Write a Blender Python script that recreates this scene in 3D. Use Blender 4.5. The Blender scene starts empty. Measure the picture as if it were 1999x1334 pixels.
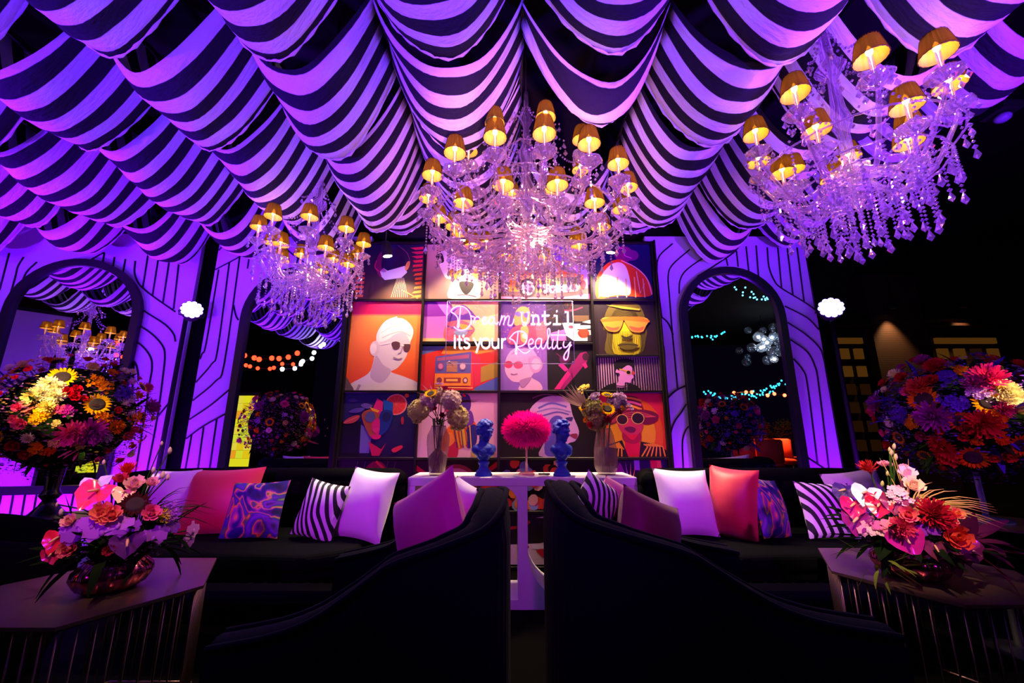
import bpy, math, random
from mathutils import Vector, Matrix, Euler
SC = bpy.context.scene
COL = SC.collection
R = math.radians
# ------------------------------------------------------------------ camera
CAMZ, PITCH, FPX = 1.2, R(12.6), 777.0
cam_d = bpy.data.cameras.new('camera'); cam_d.lens = 14.0; cam_d.sensor_width = 36.0; cam_d.clip_start = 0.02
cam = bpy.data.objects.new('camera', cam_d); COL.objects.link(cam)
cam.location = (0, 0, CAMZ); cam.rotation_euler = (R(90) + PITCH, 0, 0)
SC.camera = cam
# ------------------------------------------------------------------ world and exposure
W = bpy.data.worlds.new('world'); SC.world = W; W.use_nodes = True
W.node_tree.nodes['Background'].inputs[0].default_value = (0.10, 0.03, 0.30, 1)
W.node_tree.nodes['Background'].inputs[1].default_value = 0.012
SC.view_settings.view_transform = 'Standard'; SC.view_settings.look = 'None'
SC.view_settings.gamma = 1.0; SC.view_settings.exposure = 0.0; SC.view_settings.use_curve_mapping = False
# ------------------------------------------------------------------ venue lights
def spot(name, loc, to, col, watt, ang=70, blend=0.6, rad=0.06):
    l = bpy.data.lights.new(name, 'SPOT'); l.color = col; l.energy = watt
    l.spot_size = R(ang); l.spot_blend = blend; l.shadow_soft_size = rad
    o = bpy.data.objects.new(name, l); COL.objects.link(o)
    o.location = loc
    o.rotation_euler = (Vector(to) - Vector(loc)).to_track_quat('-Z', 'Y').to_euler()
    return o
VIO = (0.24, 0.001, 1.0); MAG = (0.55, 0.02, 0.95); PUR = (0.165, 0.010, 1.0); PNK = (0.75, 0.03, 0.8); WARM = (1.0, 0.72, 0.36)
# violet floor washers at the foot of the backdrop
for x, y, w in ((1.95, 3.46, 125), (2.9, 3.42, 150), (-2.0, 3.46, 85), (-2.95, 3.42, 100)):
    spot('floor_washer', (x, y, 0.06), (x + (0.12 if x > 0 else -0.12), 4.0, 1.75), VIO, w, 112, 0.8)
for x, y in ((-3.75, 3.2), (-4.7, 3.0)):
    spot('floor_washer', (x, y, 0.06), (x - 0.1, y + 0.55, 1.6), VIO, 190, 130, 0.8)
# stage heads on the floor and truss behind the camera: violet onto the ceiling cloth
for x, y, z, tx, ty, tz, w, c, a in ((-3.6, -0.6, 0.5, -2.6, 1.7, 3.2, 1700, (0.115, 0.006, 1.0), 66), (3.3, -0.6, 0.5, 2.2, 1.7, 3.2, 1700, PUR, 62),
                                  (-0.9, -0.9, 0.5, -0.9, 1.25, 3.2, 850, (0.105, 0.03, 1.0), 62), (0.9, -0.9, 0.5, 0.9, 1.25, 3.2, 850, (0.105, 0.03, 1.0), 62),
                                  (-5.4, 0.8, 0.5, -3.8, 2.5, 3.2, 1300, (0.16, 0.004, 1.0), 70), (-4.4, -2.4, 0.5, -4.1, 0.2, 3.3, 1100, (0.16, 0.006, 1.0), 80), (2.6, -2.6, 0.5, 2.2, 0.0, 3.3, 700, (0.16, 0.006, 1.0), 80)):
    spot('stage_head', (x, y, z), (tx, ty, tz), c, w, a, 0.8)
# magenta wash from the truss over the lounge
for x, tx, tz, a in ((-1.9, -1.35, 0.70, 20), (-2.3, -2.2, 0.70, 18), (1.9, 1.5, 0.70, 20), (2.4, 2.2, 0.70, 18)):
    spot('truss_wash', (x, -1.4, 2.55), (tx, 3.0, tz), MAG, 520, a, 0.8, 0.08)
spot('truss_wash', (0.1, -1.6, 2.2), (0.05, 3.1, 0.72), (0.6, 0.005, 0.9), 150, 30, 0.9, 0.08)
# pink heads onto the central chandelier and the cloth behind it
spot('pink_head', (0.3, -0.6, 0.4), (0.1, 2.4, 2.62), (1.0, 0.26, 0.72), 950, 34, 0.7)
for x, tx in ((-0.5, -0.9), (0.5, 1.2)):
    spot('pink_head', (x, -1.3, 0.4), (tx, 2.4, 3.2), PNK, 130, 36, 0.9)
# violet heads onto the side chandeliers
spot('pink_head', (-2.4, 0.4, 0.4), (-1.62, 3.0, 2.6), (0.50, 0.14, 1.0), 700, 20, 0.6)
spot('pink_head', (2.6, -0.4, 0.4), (1.66, 1.72, 2.6), (0.65, 0.14, 1.0), 420, 26, 0.6)
# pin spots on the flowers
spot('pin_spot', (-2.9, 0.3, 2.6), (-2.74, 2.36, 1.42), WARM, 1500, 11, 1.0, 0.03)
spot('pin_spot', (3.4, 0.4, 2.7), (2.72, 2.18, 1.44), WARM, 1500, 9, 1.0, 0.03)
spot('pin_spot', (-0.9, 0.5, 2.75), (-1.72, 1.86, 0.84), (1.0, 0.58, 0.40), 230, 20, 0.9, 0.03)
spot('pin_spot', (0.9, 0.6, 2.75), (1.76, 2.0, 0.88), (1.0, 0.72, 0.46), 520, 19, 0.9, 0.03)
# warm pin spots from the batten over the sofas
for x, tx in ((-1.0, -1.15), (-2.0, -2.0), (1.15, 1.3), (2.0, 2.1)):
    spot('sofa_pin', (x, 3.45, 3.1), (tx, 2.98, 0.75), (1.0, 0.78, 0.55), 260, 30, 0.9, 0.03)

# ------------------------------------------------------------------ pixel helpers (photo measured at 1999 x 1334)
CT, ST = math.cos(PITCH), math.sin(PITCH)
def ray(px, py):
    r = (px - 999.5) / FPX; u = (667.0 - py) / FPX
    return Vector((r, CT - u * ST, ST + u * CT))
EYE = Vector((0, 0, CAMZ))
def at(px, py, Y): d = ray(px, py); return EYE + d * (Y / d.y)
def atz(px, py, Z): d = ray(px, py); return EYE + d * ((Z - CAMZ) / d.z)
def at_plane(px, py, p0, n): d = ray(px, py); return EYE + d * ((Vector(p0) - EYE).dot(n) / d.dot(n))
def on_ball(px, py, c, r):
    d = ray(px, py).normalized(); o = EYE - Vector(c); b = o.dot(d); q = b * b - (o.dot(o) - r * r)
    if q > 0: return EYE + d * (-b - math.sqrt(q))
    p = EYE + d * (-b); return Vector(c) + (p - Vector(c)).normalized() * r
# ------------------------------------------------------------------ materials
def lin(h):
    if isinstance(h, str):
        h = h.lstrip('#'); c = [int(h[i:i + 2], 16) / 255 for i in (0, 2, 4)]
        return tuple(((x / 12.92) if x <= 0.04045 else ((x + 0.055) / 1.055) ** 2.4) for x in c)
    return h
MATS = {}
def mat(name, col, rough=0.6, metal=0.0, emit=None, es=0.0, sheen=0.0, bump=0.0, bscale=60.0, vary=0.0, spec=0.5, trans=0.0, coat=0.0):
    if name in MATS: return MATS[name]
    m = bpy.data.materials.new(name); m.use_nodes = True; nt = m.node_tree; b = nt.nodes['Principled BSDF']
    c = lin(col); b.inputs['Base Color'].default_value = (*c, 1); b.inputs['Roughness'].default_value = rough
    b.inputs['Metallic'].default_value = metal; b.inputs['Specular IOR Level'].default_value = spec
    if sheen: b.inputs['Sheen Weight'].default_value = sheen
    if trans: b.inputs['Transmission Weight'].default_value = trans
    if coat: b.inputs['Coat Weight'].default_value = coat
    if emit: b.inputs['Emission Color'].default_value = (*lin(emit), 1); b.inputs['Emission Strength'].default_value = es
    if bump or vary:
        tc = nt.nodes.new('ShaderNodeTexCoord'); n = nt.nodes.new('ShaderNodeTexNoise'); n.inputs['Scale'].default_value = bscale
        n.inputs['Detail'].default_value = 4
        nt.links.new(tc.outputs['Object'], n.inputs['Vector'])
        if bump:
            bp = nt.nodes.new('ShaderNodeBump'); bp.inputs['Strength'].default_value = bump; bp.inputs['Distance'].default_value = 0.01
            nt.links.new(n.outputs['Fac'], bp.inputs['Height']); nt.links.new(bp.outputs['Normal'], b.inputs['Normal'])
        if vary:
            mx = nt.nodes.new('ShaderNodeMix'); mx.data_type = 'RGBA'
            mx.inputs['A'].default_value = (*[x * (1 - vary) for x in c], 1); mx.inputs['B'].default_value = (*[min(1, x * (1 + vary)) for x in c], 1)
            nt.links.new(n.outputs['Fac'], mx.inputs['Factor']); nt.links.new(mx.outputs['Result'], b.inputs['Base Color'])
    MATS[name] = m; return m
def emat(name, col, s):
    if name in MATS: return MATS[name]
    m = bpy.data.materials.new(name); m.use_nodes = True; nt = m.node_tree; nt.nodes.remove(nt.nodes['Principled BSDF'])
    e = nt.nodes.new('ShaderNodeEmission'); e.inputs[0].default_value = (*lin(col), 1); e.inputs[1].default_value = s
    nt.links.new(e.outputs[0], nt.nodes['Material Output'].inputs[0]); MATS[name] = m; return m
def crystal_mat(name='crystal', tint=(0.95, 0.9, 1.0), tr=0.42, gl=0.45, rough=0.06):
    if name in MATS: return MATS[name]
    m = bpy.data.materials.new(name); m.use_nodes = True; nt = m.node_tree; nt.nodes.remove(nt.nodes['Principled BSDF'])
    t = nt.nodes.new('ShaderNodeBsdfTransparent'); t.inputs[0].default_value = (*tint, 1)
    g = nt.nodes.new('ShaderNodeBsdfGlossy'); g.inputs['Roughness'].default_value = rough; g.inputs[0].default_value = (*tint, 1)
    d = nt.nodes.new('ShaderNodeBsdfTranslucent'); d.inputs[0].default_value = (*tint, 1)
    a = nt.nodes.new('ShaderNodeMixShader'); a.inputs[0].default_value = gl / max(1e-3, (1 - tr))
    b = nt.nodes.new('ShaderNodeMixShader'); b.inputs[0].default_value = 1 - tr
    nt.links.new(d.outputs[0], a.inputs[1]); nt.links.new(g.outputs[0], a.inputs[2])
    nt.links.new(t.outputs[0], b.inputs[1]); nt.links.new(a.outputs[0], b.inputs[2])
    nt.links.new(b.outputs[0], nt.nodes['Material Output'].inputs[0]); MATS[name] = m; return m
def thin_mat(name, col, trans=0.4, clear=0.1, rough=0.7):
    """thin cloth or petal: diffuse + translucent + a little see-through"""
    if name in MATS: return MATS[name]
    m = bpy.data.materials.new(name); m.use_nodes = True; nt = m.node_tree; nt.nodes.remove(nt.nodes['Principled BSDF'])
    c = (*lin(col), 1)
    d = nt.nodes.new('ShaderNodeBsdfDiffuse'); d.inputs[0].default_value = c
    t = nt.nodes.new('ShaderNodeBsdfTranslucent'); t.inputs[0].default_value = c
    a = nt.nodes.new('ShaderNodeMixShader'); a.inputs[0].default_value = trans
    nt.links.new(d.outputs[0], a.inputs[1]); nt.links.new(t.outputs[0], a.inputs[2]); last = a
    if clear:
        x = nt.nodes.new('ShaderNodeBsdfTransparent'); x.inputs[0].default_value = c
        b = nt.nodes.new('ShaderNodeMixShader'); b.inputs[0].default_value = clear
        nt.links.new(a.outputs[0], b.inputs[1]); nt.links.new(x.outputs[0], b.inputs[2]); last = b
    nt.links.new(last.outputs[0], nt.nodes['Material Output'].inputs[0]); MATS[name] = m; return m
def color_attr_mat(name, rough=0.55):
    if name in MATS: return MATS[name]
    m = bpy.data.materials.new(name); m.use_nodes = True; nt = m.node_tree; b = nt.nodes['Principled BSDF']
    a = nt.nodes.new('ShaderNodeAttribute'); a.attribute_name = 'Col'
    nt.links.new(a.outputs['Color'], b.inputs['Base Color']); b.inputs['Roughness'].default_value = rough
    b.inputs['Specular IOR Level'].default_value = 0.25
    MATS[name] = m; return m
def node_mat(name, build, rough=0.8):
    if name in MATS: return MATS[name]
    m = bpy.data.materials.new(name); m.use_nodes = True; b = m.node_tree.nodes['Principled BSDF']; b.inputs['Roughness'].default_value = rough
    build(m.node_tree, b); MATS[name] = m; return m
def ramp(nt, fac, stops, interp='LINEAR'):
    r = nt.nodes.new('ShaderNodeValToRGB'); r.color_ramp.interpolation = interp
    els = r.color_ramp.elements
    while len(els) < len(stops): els.new(0.5)
    for e, (p, c) in zip(els, stops): e.position = p; e.color = (*lin(c), 1)
    nt.links.new(fac, r.inputs[0]); return r.outputs[0]
# ------------------------------------------------------------------ mesh builder
def frame_of(d):
    d = Vector(d).normalized(); a = Vector((0, 0, 1)) if abs(d.z) < 0.9 else Vector((1, 0, 0))
    x = d.cross(a).normalized(); return x, d.cross(x).normalized()
class MB:
    def __init__(s): s.v = []; s.f = []; s.m = []; s.uv = None
    def add(s, vs, fs, mi=0):
        o = len(s.v); s.v += [tuple(p) for p in vs]; s.f += [tuple(i + o for i in f) for f in fs]; s.m += [mi] * len(fs); return s
    def box(s, c, d, mi=0, rz=0.0, rot=None):
        x, y, z = d[0] / 2, d[1] / 2, d[2] / 2
        vs = [Vector((a * x, b * y, e * z)) for a in (-1, 1) for b in (-1, 1) for e in (-1, 1)]
        M = rot if rot is not None else Matrix.Rotation(rz, 3, 'Z')
        vs = [M @ p + Vector(c) for p in vs]
        return s.add(vs, [(0, 1, 3, 2), (4, 6, 7, 5), (0, 4, 5, 1), (2, 3, 7, 6), (0, 2, 6, 4), (1, 5, 7, 3)], mi)
    def rbox(s, c, d, b=0.01, mi=0, rz=0.0):
        """box with chamfered edges"""
        hx, hy, hz = d[0] / 2, d[1] / 2, d[2] / 2; b = min(b, hx * .99, hy * .99, hz * .99); vs = []
        def ringv(ix, iy, z): return [(hx - ix, -hy + iy + b, z), (hx - ix, hy - iy - b, z), (hx - ix - b, hy - iy, z), (-hx + ix + b, hy - iy, z), (-hx + ix, hy - iy - b, z), (-hx + ix, -hy + iy + b, z), (-hx + ix + b, -hy + iy, z), (hx - ix - b, -hy + iy, z)]
        rings = [ringv(b, b, -hz), ringv(0, 0, -hz + b), ringv(0, 0, hz - b), ringv(b, b, hz)]
        M = Matrix.Rotation(rz, 3, 'Z')
        for r in rings: vs += [M @ Vector(p) + Vector(c) for p in r]
        fs = [tuple(range(7, -1, -1)), tuple(range(24, 32))]
        for k in range(3):
            for i in range(8): j = (i + 1) % 8; fs.append((k * 8 + i, k * 8 + j, k * 8 + 8 + j, k * 8 + 8 + i))
        return s.add(vs, fs, mi)
    def tube(s, pts, r, n=6, mi=0, caps=True, closed=False):
        pts = [Vector(p) for p in pts]; k = len(pts); vs = []; fs = []
        x = None
        for i, p in enumerate(pts):
            d = (pts[(i + 1) % k] - pts[i - 1]) if closed else (pts[min(i + 1, k - 1)] - pts[max(i - 1, 0)])
            if d.length < 1e-9: d = Vector((0, 0, 1))
            d.normalize()
            if x is None: x, y = frame_of(d)
            else:
                x = x - d * x.dot(d)
                if x.length < 1e-6: x, y = frame_of(d)
                x.normalize(); y = d.cross(x)
            rr = r[i] if isinstance(r, (list, tuple)) else r
            vs += [p + (x * math.cos(2 * math.pi * j / n) + y * math.sin(2 * math.pi * j / n)) * rr for j in range(n)]
        for i in range(k if closed else k - 1):
            a, b = i * n, ((i + 1) % k) * n
            for j in range(n): q = (j + 1) % n; fs.append((a + j, a + q, b + q, b + j))
        if caps and not closed: fs.append(tuple(range(n - 1, -1, -1))); fs.append(tuple(range((k - 1) * n, k * n)))
        return s.add(vs, fs, mi)
    def lathe(s, prof, n=16, mi=0, c=(0, 0, 0), rip=None, cap=False):
        vs = []; fs = []; c = Vector(c)
        for i, (r, z) in enumerate(prof):
            for j in range(n):
                a = 2 * math.pi * j / n; q = r * (rip(j, i) if rip else 1); vs.append(c + Vector((q * math.cos(a), q * math.sin(a), z)))
        for i in range(len(prof) - 1):
            for j in range(n): q = (j + 1) % n; fs.append((i * n + j, i * n + q, (i + 1) * n + q, (i + 1) * n + j))
        if cap: fs.append(tuple(range(n - 1, -1, -1))); fs.append(tuple(range((len(prof) - 1) * n, len(prof) * n)))
        return s.add(vs, fs, mi)
    def ell(s, c, r, nu=10, nv=6, mi=0, M=None):
        if isinstance(r, (int, float)): r = (r, r, r)
        vs = [Vector((0, 0, -r[2]))]; fs = []
        for i in range(1, nv):
            t = -math.pi / 2 + math.pi * i / nv
            for j in range(nu): a = 2 * math.pi * j / nu; vs.append(Vector((r[0] * math.cos(t) * math.cos(a), r[1] * math.cos(t) * math.sin(a), r[2] * math.sin(t))))
        vs.append(Vector((0, 0, r[2]))); L = len(vs) - 1
        for j in range(nu):
            q = (j + 1) % nu; fs.append((0, 1 + q, 1 + j)); fs.append((L, L - nu + j, L - nu + q))
            for i in range(nv - 2): a = 1 + i * nu; fs.append((a + j, a + q, a + nu + q, a + nu + j))
        vs = [((M @ p) if M else p) + Vector(c) for p in vs]
        return s.add(vs, fs, mi)
    def octa(s, c, r, h1, h2, n=5, mi=0):
        c = Vector(c); vs = [c + Vector((0, 0, h1))] + [c + Vector((r * math.cos(2 * math.pi * j / n), r * math.sin(2 * math.pi * j / n), 0)) for j in range(n)] + [c - Vector((0, 0, h2))]
        fs = []
        for j in range(n): q = (j + 1) % n; fs.append((0, 1 + j, 1 + q)); fs.append((n + 1, 1 + q, 1 + j))
        return s.add(vs, fs, mi)
    def prism(s, pts, z0, z1, mi=0):
        n = len(pts); vs = [(p[0], p[1], z0) for p in pts] + [(p[0], p[1], z1) for p in pts]
        fs = [tuple(range(n - 1, -1, -1)), tuple(range(n, 2 * n))] + [(i, (i + 1) % n, n + (i + 1) % n, n + i) for i in range(n)]
        return s.add(vs, fs, mi)
    def xzprism(s, pts, y0, y1, mi=0):
        """outline in x-z, extruded along y"""
        n = len(pts); vs = [(p[0], y0, p[1]) for p in pts] + [(p[0], y1, p[1]) for p in pts]
        fs = [tuple(range(n)), tuple(range(2 * n - 1, n - 1, -1))] + [((i + 1) % n, i, n + i, n + (i + 1) % n) for i in range(n)]
        return s.add(vs, fs, mi)
    def grid(s, fn, nu, nv, mi=0, closed_u=False):
        vs = [fn(i / nu if closed_u else i / (nu - 1), j / (nv - 1)) for j in range(nv) for i in range(nu)]; fs = []
        for j in range(nv - 1):
            for i in range(nu if closed_u else nu - 1): q = (i + 1) % nu; fs.append((j * nu + i, j * nu + q, (j + 1) * nu + q, (j + 1) * nu + i))
        return s.add(vs, fs, mi)
    def xf(s, M, start=0):
        for i in range(start, len(s.v)): s.v[i] = tuple(M @ Vector(s.v[i]))
        return s
    def mesh(s, name, mats, smooth=True):
        me = bpy.data.meshes.new(name); me.from_pydata(s.v, [], s.f)
        if not isinstance(mats, (list, tuple)): mats = [mats]
        for m in mats: me.materials.append(m)
        me.polygons.foreach_set('material_index', [min(x, len(mats) - 1) for x in s.m])
        me.polygons.foreach_set('use_smooth', [smooth] * len(s.f)); me.update(); return me
    def build(s, name, mats, parent=None, smooth=True, loc=None):
        return link(name, s.mesh(name, mats, smooth), parent, loc)
def link(name, me, parent=None, loc=None, rot=None, scale=None):
    o = bpy.data.objects.new(name, me); COL.objects.link(o)
    if parent: o.parent = parent
    if loc is not None: o.location = loc
    if rot is not None: o.rotation_euler = rot
    if scale is not None: o.scale = (scale,) * 3 if isinstance(scale, (int, float)) else scale
    return o
def tag(o, label=None, cat=None, group=None, kind=None):
    if label: o['label'] = label
    if cat: o['category'] = cat
    if group: o['group'] = group
    if kind: o['kind'] = kind
    return o
def thing(name, label, cat, loc=(0, 0, 0), rz=0.0, group=None):
    o = bpy.data.objects.new(name, None); COL.objects.link(o); o.location = loc; o.rotation_euler = (0, 0, rz)
    o.empty_display_size = 0.05
    return tag(o, label, cat, group)
def copy_tree(o, parent=None):
    c = o.copy(); COL.objects.link(c); c.parent = parent
    for ch in list(o.children): copy_tree(ch, c)
    return c
def auto_smooth(o, ang=35):
    me = o.data
    try: me.set_sharp_from_angle(angle=R(ang))
    except Exception: pass
    return o
def spline(pts, k=6, closed=False):
    """Catmull-Rom through points"""
    P = [Vector(p) for p in pts]; n = len(P); out = []
    for i in range(n if closed else n - 1):
        p0 = P[(i - 1) % n] if closed or i > 0 else P[0] * 2 - P[1]; p1 = P[i]; p2 = P[(i + 1) % n]
        p3 = P[(i + 2) % n] if closed or i + 2 < n else P[-1] * 2 - P[-2]
        for j in range(k):
            t = j / k; out.append(0.5 * ((2 * p1) + (p2 - p0) * t + (2 * p0 - 5 * p1 + 4 * p2 - p3) * t * t + (3 * p1 - p0 - 3 * p2 + p3) * t ** 3))
    if not closed: out.append(P[-1])
    return out
# ================================================================== SETTING
random.seed(7)
m_black = mat('black_paint', '#08080a', 0.7)
def floor_nodes(nt, b):
    tc = nt.nodes.new('ShaderNodeTexCoord'); n = nt.nodes.new('ShaderNodeTexNoise'); n.inputs['Scale'].default_value = 220
    nt.links.new(tc.outputs['Object'], n.inputs['Vector'])
    b.inputs['Specular IOR Level'].default_value = 0.03
    nt.links.new(ramp(nt, n.outputs['Fac'], [(0.3, '#030203'), (0.7, '#080706')]), b.inputs['Base Color'])
tag(MB().box((1.5, 1, -0.05), (26, 22, 0.1)).build('floor', node_mat('dark_carpet', floor_nodes, 0.9), smooth=False), kind='structure', label='dark brown carpet floor under the lounge')
tag(MB().box((1.5, 1, 5.05), (26, 22, 0.1)).build('ceiling', mat('ceiling_black', '#050507', 0.9), smooth=False), kind='structure', label='unlit black ceiling above the striped drapes')
tag(MB().box((-2.6, 4.35, 2.5), (11.6, 0.1, 5.0)).build('wall_back', mat('black_drape_wall', '#06060a', 0.9), smooth=False), kind='structure', label='black wall behind the backdrop panels')
tag(MB().box((-8.4, 0, 2.5), (0.1, 18, 5.0)).build('wall_left', mat('black_drape_wall', '#06060a', 0.9), smooth=False), kind='structure', label='black wall beyond the left panel')
def brick_nodes(nt, b):
    tc = nt.nodes.new('ShaderNodeTexCoord'); n = nt.nodes.new('ShaderNodeTexWave'); n.wave_type = 'BANDS'; n.bands_direction = 'Z'
    n.inputs['Scale'].default_value = 9; n.inputs['Distortion'].default_value = 2.5; n.inputs['Detail'].default_value = 3
    nt.links.new(tc.outputs['Object'], n.inputs['Vector'])
    nt.links.new(ramp(nt, n.outputs['Fac'], [(0.0, '#2a1810'), (1.0, '#4a2c1c')]), b.inputs['Base Color'])
WYR = 7.6
tag(MB().box((8.6, WYR + 0.1, 2.5), (10.4, 0.1, 5.0)).build('wall_right', mat('dark_wood_wall', '#1a0d0a', 0.7, vary=0.3, bscale=4), smooth=False), kind='structure', label='dark wooden restaurant wall beyond the lounge')
# lit pier between the doors
def wx(px, py=700): return at(px, py, WYR)
pa, pb = wx(1690), wx(1795)
pier = tag(MB().box(((pa.x + pb.x) / 2, WYR - 0.1, 2.1), (pb.x - pa.x, 0.3, 4.2)).build('trim_1', node_mat('ribbed_stone', brick_nodes, 0.8), smooth=False), kind='structure', label='ribbed stone pier lit from above between two doors')
# doors of the restaurant wall with glowing panes
m_door = mat('door_wood', '#2a130c', 0.5); m_pane = emat('lit_pane', '#a86a24', 0.16); m_pane2 = emat('dim_pane', '#6e3f18', 0.08)
def far_door(idx, px0, px1, cols, label):
    a, b = wx(px0), wx(px1); w = b.x - a.x; cx = (a.x + b.x) / 2
    top = at(px0, 655, WYR).z
    d = tag(MB().box((cx, WYR - 0.02, top / 2), (w, 0.12, top)).build('door_%d' % idx, m_door, smooth=False), kind='structure', label=label)
    ft = MB().box((cx, WYR - 0.1, at(px0, 668, WYR).z), (w * 0.9, 0.06, 0.11)).build('transom_light', m_pane, d, False)
    for r in range(6):
        for c in range(cols):
            x = a.x + w * (c + 0.5) / cols; z = at(px0, 693, WYR).z - r * 0.34
            if z < 0.4: continue
            MB().box((x, WYR - 0.1, z), (w / cols * 0.58, 0.05, 0.2)).build('pane', m_pane if (r * 3 + c) % 3 != 2 and r < 2 else m_pane2, d, False)
    MB().box((cx, WYR - 0.12, at(px0, 632, WYR).z), (w * 1.25, 0.2, 0.07)).build('cornice', m_door, d, False)
    MB().box((cx, WYR - 0.16, at(px0, 641, WYR).z), (w * 1.32, 0.28, 0.05)).build('cornice', m_door, d, False)
far_door(1, 1628, 1682, 2, 'dark wooden door with small lit panes beside the right panel')
far_door(2, 1815, 1945, 4, 'dark wooden double door with lit panes behind the right flower ball')
# recessed downlights in front of the wall wash pier and cornice
for px, py in ((1742, 600), (1880, 598)):
    p = at(px, py, WYR - 0.42)
    d = thing('downlight', 'small round downlight washing the stone pier' if px < 1800 else 'small round downlight above the double door', 'light', p)
    MB().lathe([(0.0, 0.03), (0.07, 0.03), (0.07, -0.03), (0.05, -0.03), (0.045, 0.0), (0.0, 0.0)], 16).build('housing', m_black, d)
    MB().lathe([(0.0, -0.004), (0.04, -0.004)], 12).build('lens', emat('warm_lens', '#ffb050', 4), d)
    MB().tube([(0, 0, 0.03), (0, 0, 5 - p.z)], 0.012, 6).build('stem', m_black, d)
    spot('downlight_beam', p + Vector((0, 0, -0.05)), p + Vector((0, 0.25, -2)), (1.0, 0.55, 0.22), 90, 70, 0.8, 0.03)

# ================================================================== BACKDROP PANELS + MIRRORS
m_panel = mat('panel_white', '#d8d0e4', 0.6, bump=0.04, bscale=300)
m_groove = mat('groove_dark', '#0a0710', 0.6)
m_mframe = mat('mirror_frame_black', '#0b0a12', 0.35)
m_mirror = mat('mirror_glass', (0.82, 0.82, 0.86), 0.0, 1.0)
PANH = 3.23
def arch_pts(cx, z0, z1, a, n=20):
    pts = [(cx - a, z0)]
    for i in range(n + 1): t = math.pi - math.pi * i / n; pts.append((cx + a * math.cos(t), z1 - a + a * math.sin(t)))
    pts.append((cx + a, z0)); return pts
def panel(label, mlabel, loc, rz, x0, x1, mcx, mw, grooves, mz0=0.68, mz1=2.86):
    t = thing('backdrop_panel', label, 'backdrop', loc, rz)
    MB().box(((x0 + x1) / 2, 0.03, PANH / 2), (x1 - x0, 0.06, PANH)).build('board', m_panel, t, False)
    Mi = (Matrix.Translation(loc) @ Matrix.Rotation(rz, 4, 'Z')).inverted(); n = Matrix.Rotation(rz, 3, 'Z') @ Vector((0, -1, 0))
    ao, bo = mcx - mw / 2, mcx + mw / 2
    for g in grooves:
        pts = [Mi @ at_plane(x, y, loc, n) for x, y in g]
        pts = [Vector((min(max(p.x, x0 + .005), x1 - .005), -0.001, min(max(p.z, 0.01), PANH - .01))) for p in pts]
        pts = spline(pts, 4) if len(pts) > 2 else pts
        MB().tube(pts, 0.0085, 5).build('groove', m_groove, t)
    mt = thing('arched_mirror', mlabel, 'mirror', loc, rz)
    a = mw / 2; fo = arch_pts(mcx, mz0, mz1, a); fi = arch_pts(mcx, mz0 + 0.07, mz1 - 0.07, a - 0.07); k = len(fo)
    mb = MB(); vs = []
    for (p, q) in zip(fo, fi): vs += [(p[0], -0.002, p[1]), (p[0], -0.06, p[1]), (q[0], -0.06, q[1]), (q[0], -0.03, q[1])]
    fs = []
    for i in range(k):
        j = (i + 1) % k
        for c in range(3): fs.append((i * 4 + c, j * 4 + c, j * 4 + c + 1, i * 4 + c + 1))
    auto_smooth(mb.add(vs, fs).build('frame', m_mframe, mt))
    g = MB(); fi2 = arch_pts(mcx, mz0 + 0.065, mz1 - 0.065, a - 0.065)
    g.add([(p[0], -0.03, p[1]) for p in fi2], [tuple(range(len(fi2)))]).build('glass', m_mirror, mt, False)
    return t
def c7(*L): return [[(1200 + x / 2.668, 450 + y / 2.668) for x, y in g] for g in L]
def c4(*L): return [[(x / 2.668, 450 + y / 2.668) for x, y in g] for g in L]
top_right = c7([(300, 70), (235, 130), (220, 190), (226, 300), (245, 450)], [(390, 100), (300, 180), (278, 240), (285, 350), (300, 540), (328, 830)], [(505, 115), (380, 200), (340, 260), (335, 330)],
    [(660, 60), (620, 115), (510, 190), (430, 240)], [(580, 148), (588, 185)], [(633, 108), (642, 190)], [(683, 85), (697, 212)], [(735, 80), (748, 240)],
    [(793, 90), (802, 190), (830, 262), (865, 300), (980, 370), (1060, 415)], [(848, 90), (868, 302)], [(897, 90), (927, 338)], [(948, 90), (985, 372)], [(1000, 80), (1050, 408)],
    [(885, 395), (1000, 455), (1075, 518)], [(900, 480), (990, 540), (1060, 605), (1085, 660), (1115, 770), (1150, 970), (1175, 1150), (1190, 1250)],
    [(915, 570), (1000, 632), (1040, 705), (1060, 800), (1115, 1250)], [(930, 670), (980, 730), (1003, 810), (1055, 1215)], [(990, 1175), (1115, 1258)],
    [(215, 430), (275, 480), (303, 545)], [(230, 545), (255, 610), (262, 740), (270, 870)], [(262, 890), (310, 840), (365, 810)],
    [(290, 1235), (288, 1080), (310, 1000), (345, 950), (372, 905)], [(357, 1240), (352, 1110), (365, 1050), (384, 1020)])
panel('violet lit backdrop panel with curved dark lines, right of the posters', 'tall arched mirror in black frame, right of the poster wall', (0, 3.92, 0), 0, 1.42, 3.12, 2.235, 1.06, top_right)
left_in = c4([(1110, 205), (1260, 130), (1330, 60)], [(1140, 205), (1075, 590), (1055, 640), (1025, 672)], [(1196, 165), (1135, 620), (1105, 695), (1010, 792)], [(1250, 135), (1170, 690), (1125, 785), (995, 887)],
    [(1195, 830), (1100, 910), (975, 985)], [(1178, 955), (1060, 1020), (960, 1085)], [(1000, 1065), (965, 1255)], [(1062, 1025), (1030, 1260)], [(1130, 985), (1090, 1262)], [(1218, 390), (1228, 440), (1242, 468)], [(1310, 60), (1290, 200)], [(1200, 40), (1115, 105)])
left_in += [[(1999 - x, y) for x, y in g] for g in top_right[:5]]
panel('violet lit backdrop panel with curved dark lines, left of the posters', 'tall arched mirror behind the left sofa, beside the posters', (0, 3.92, 0), 0, -3.12, -1.5, -2.19, 1.1, left_in)
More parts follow.
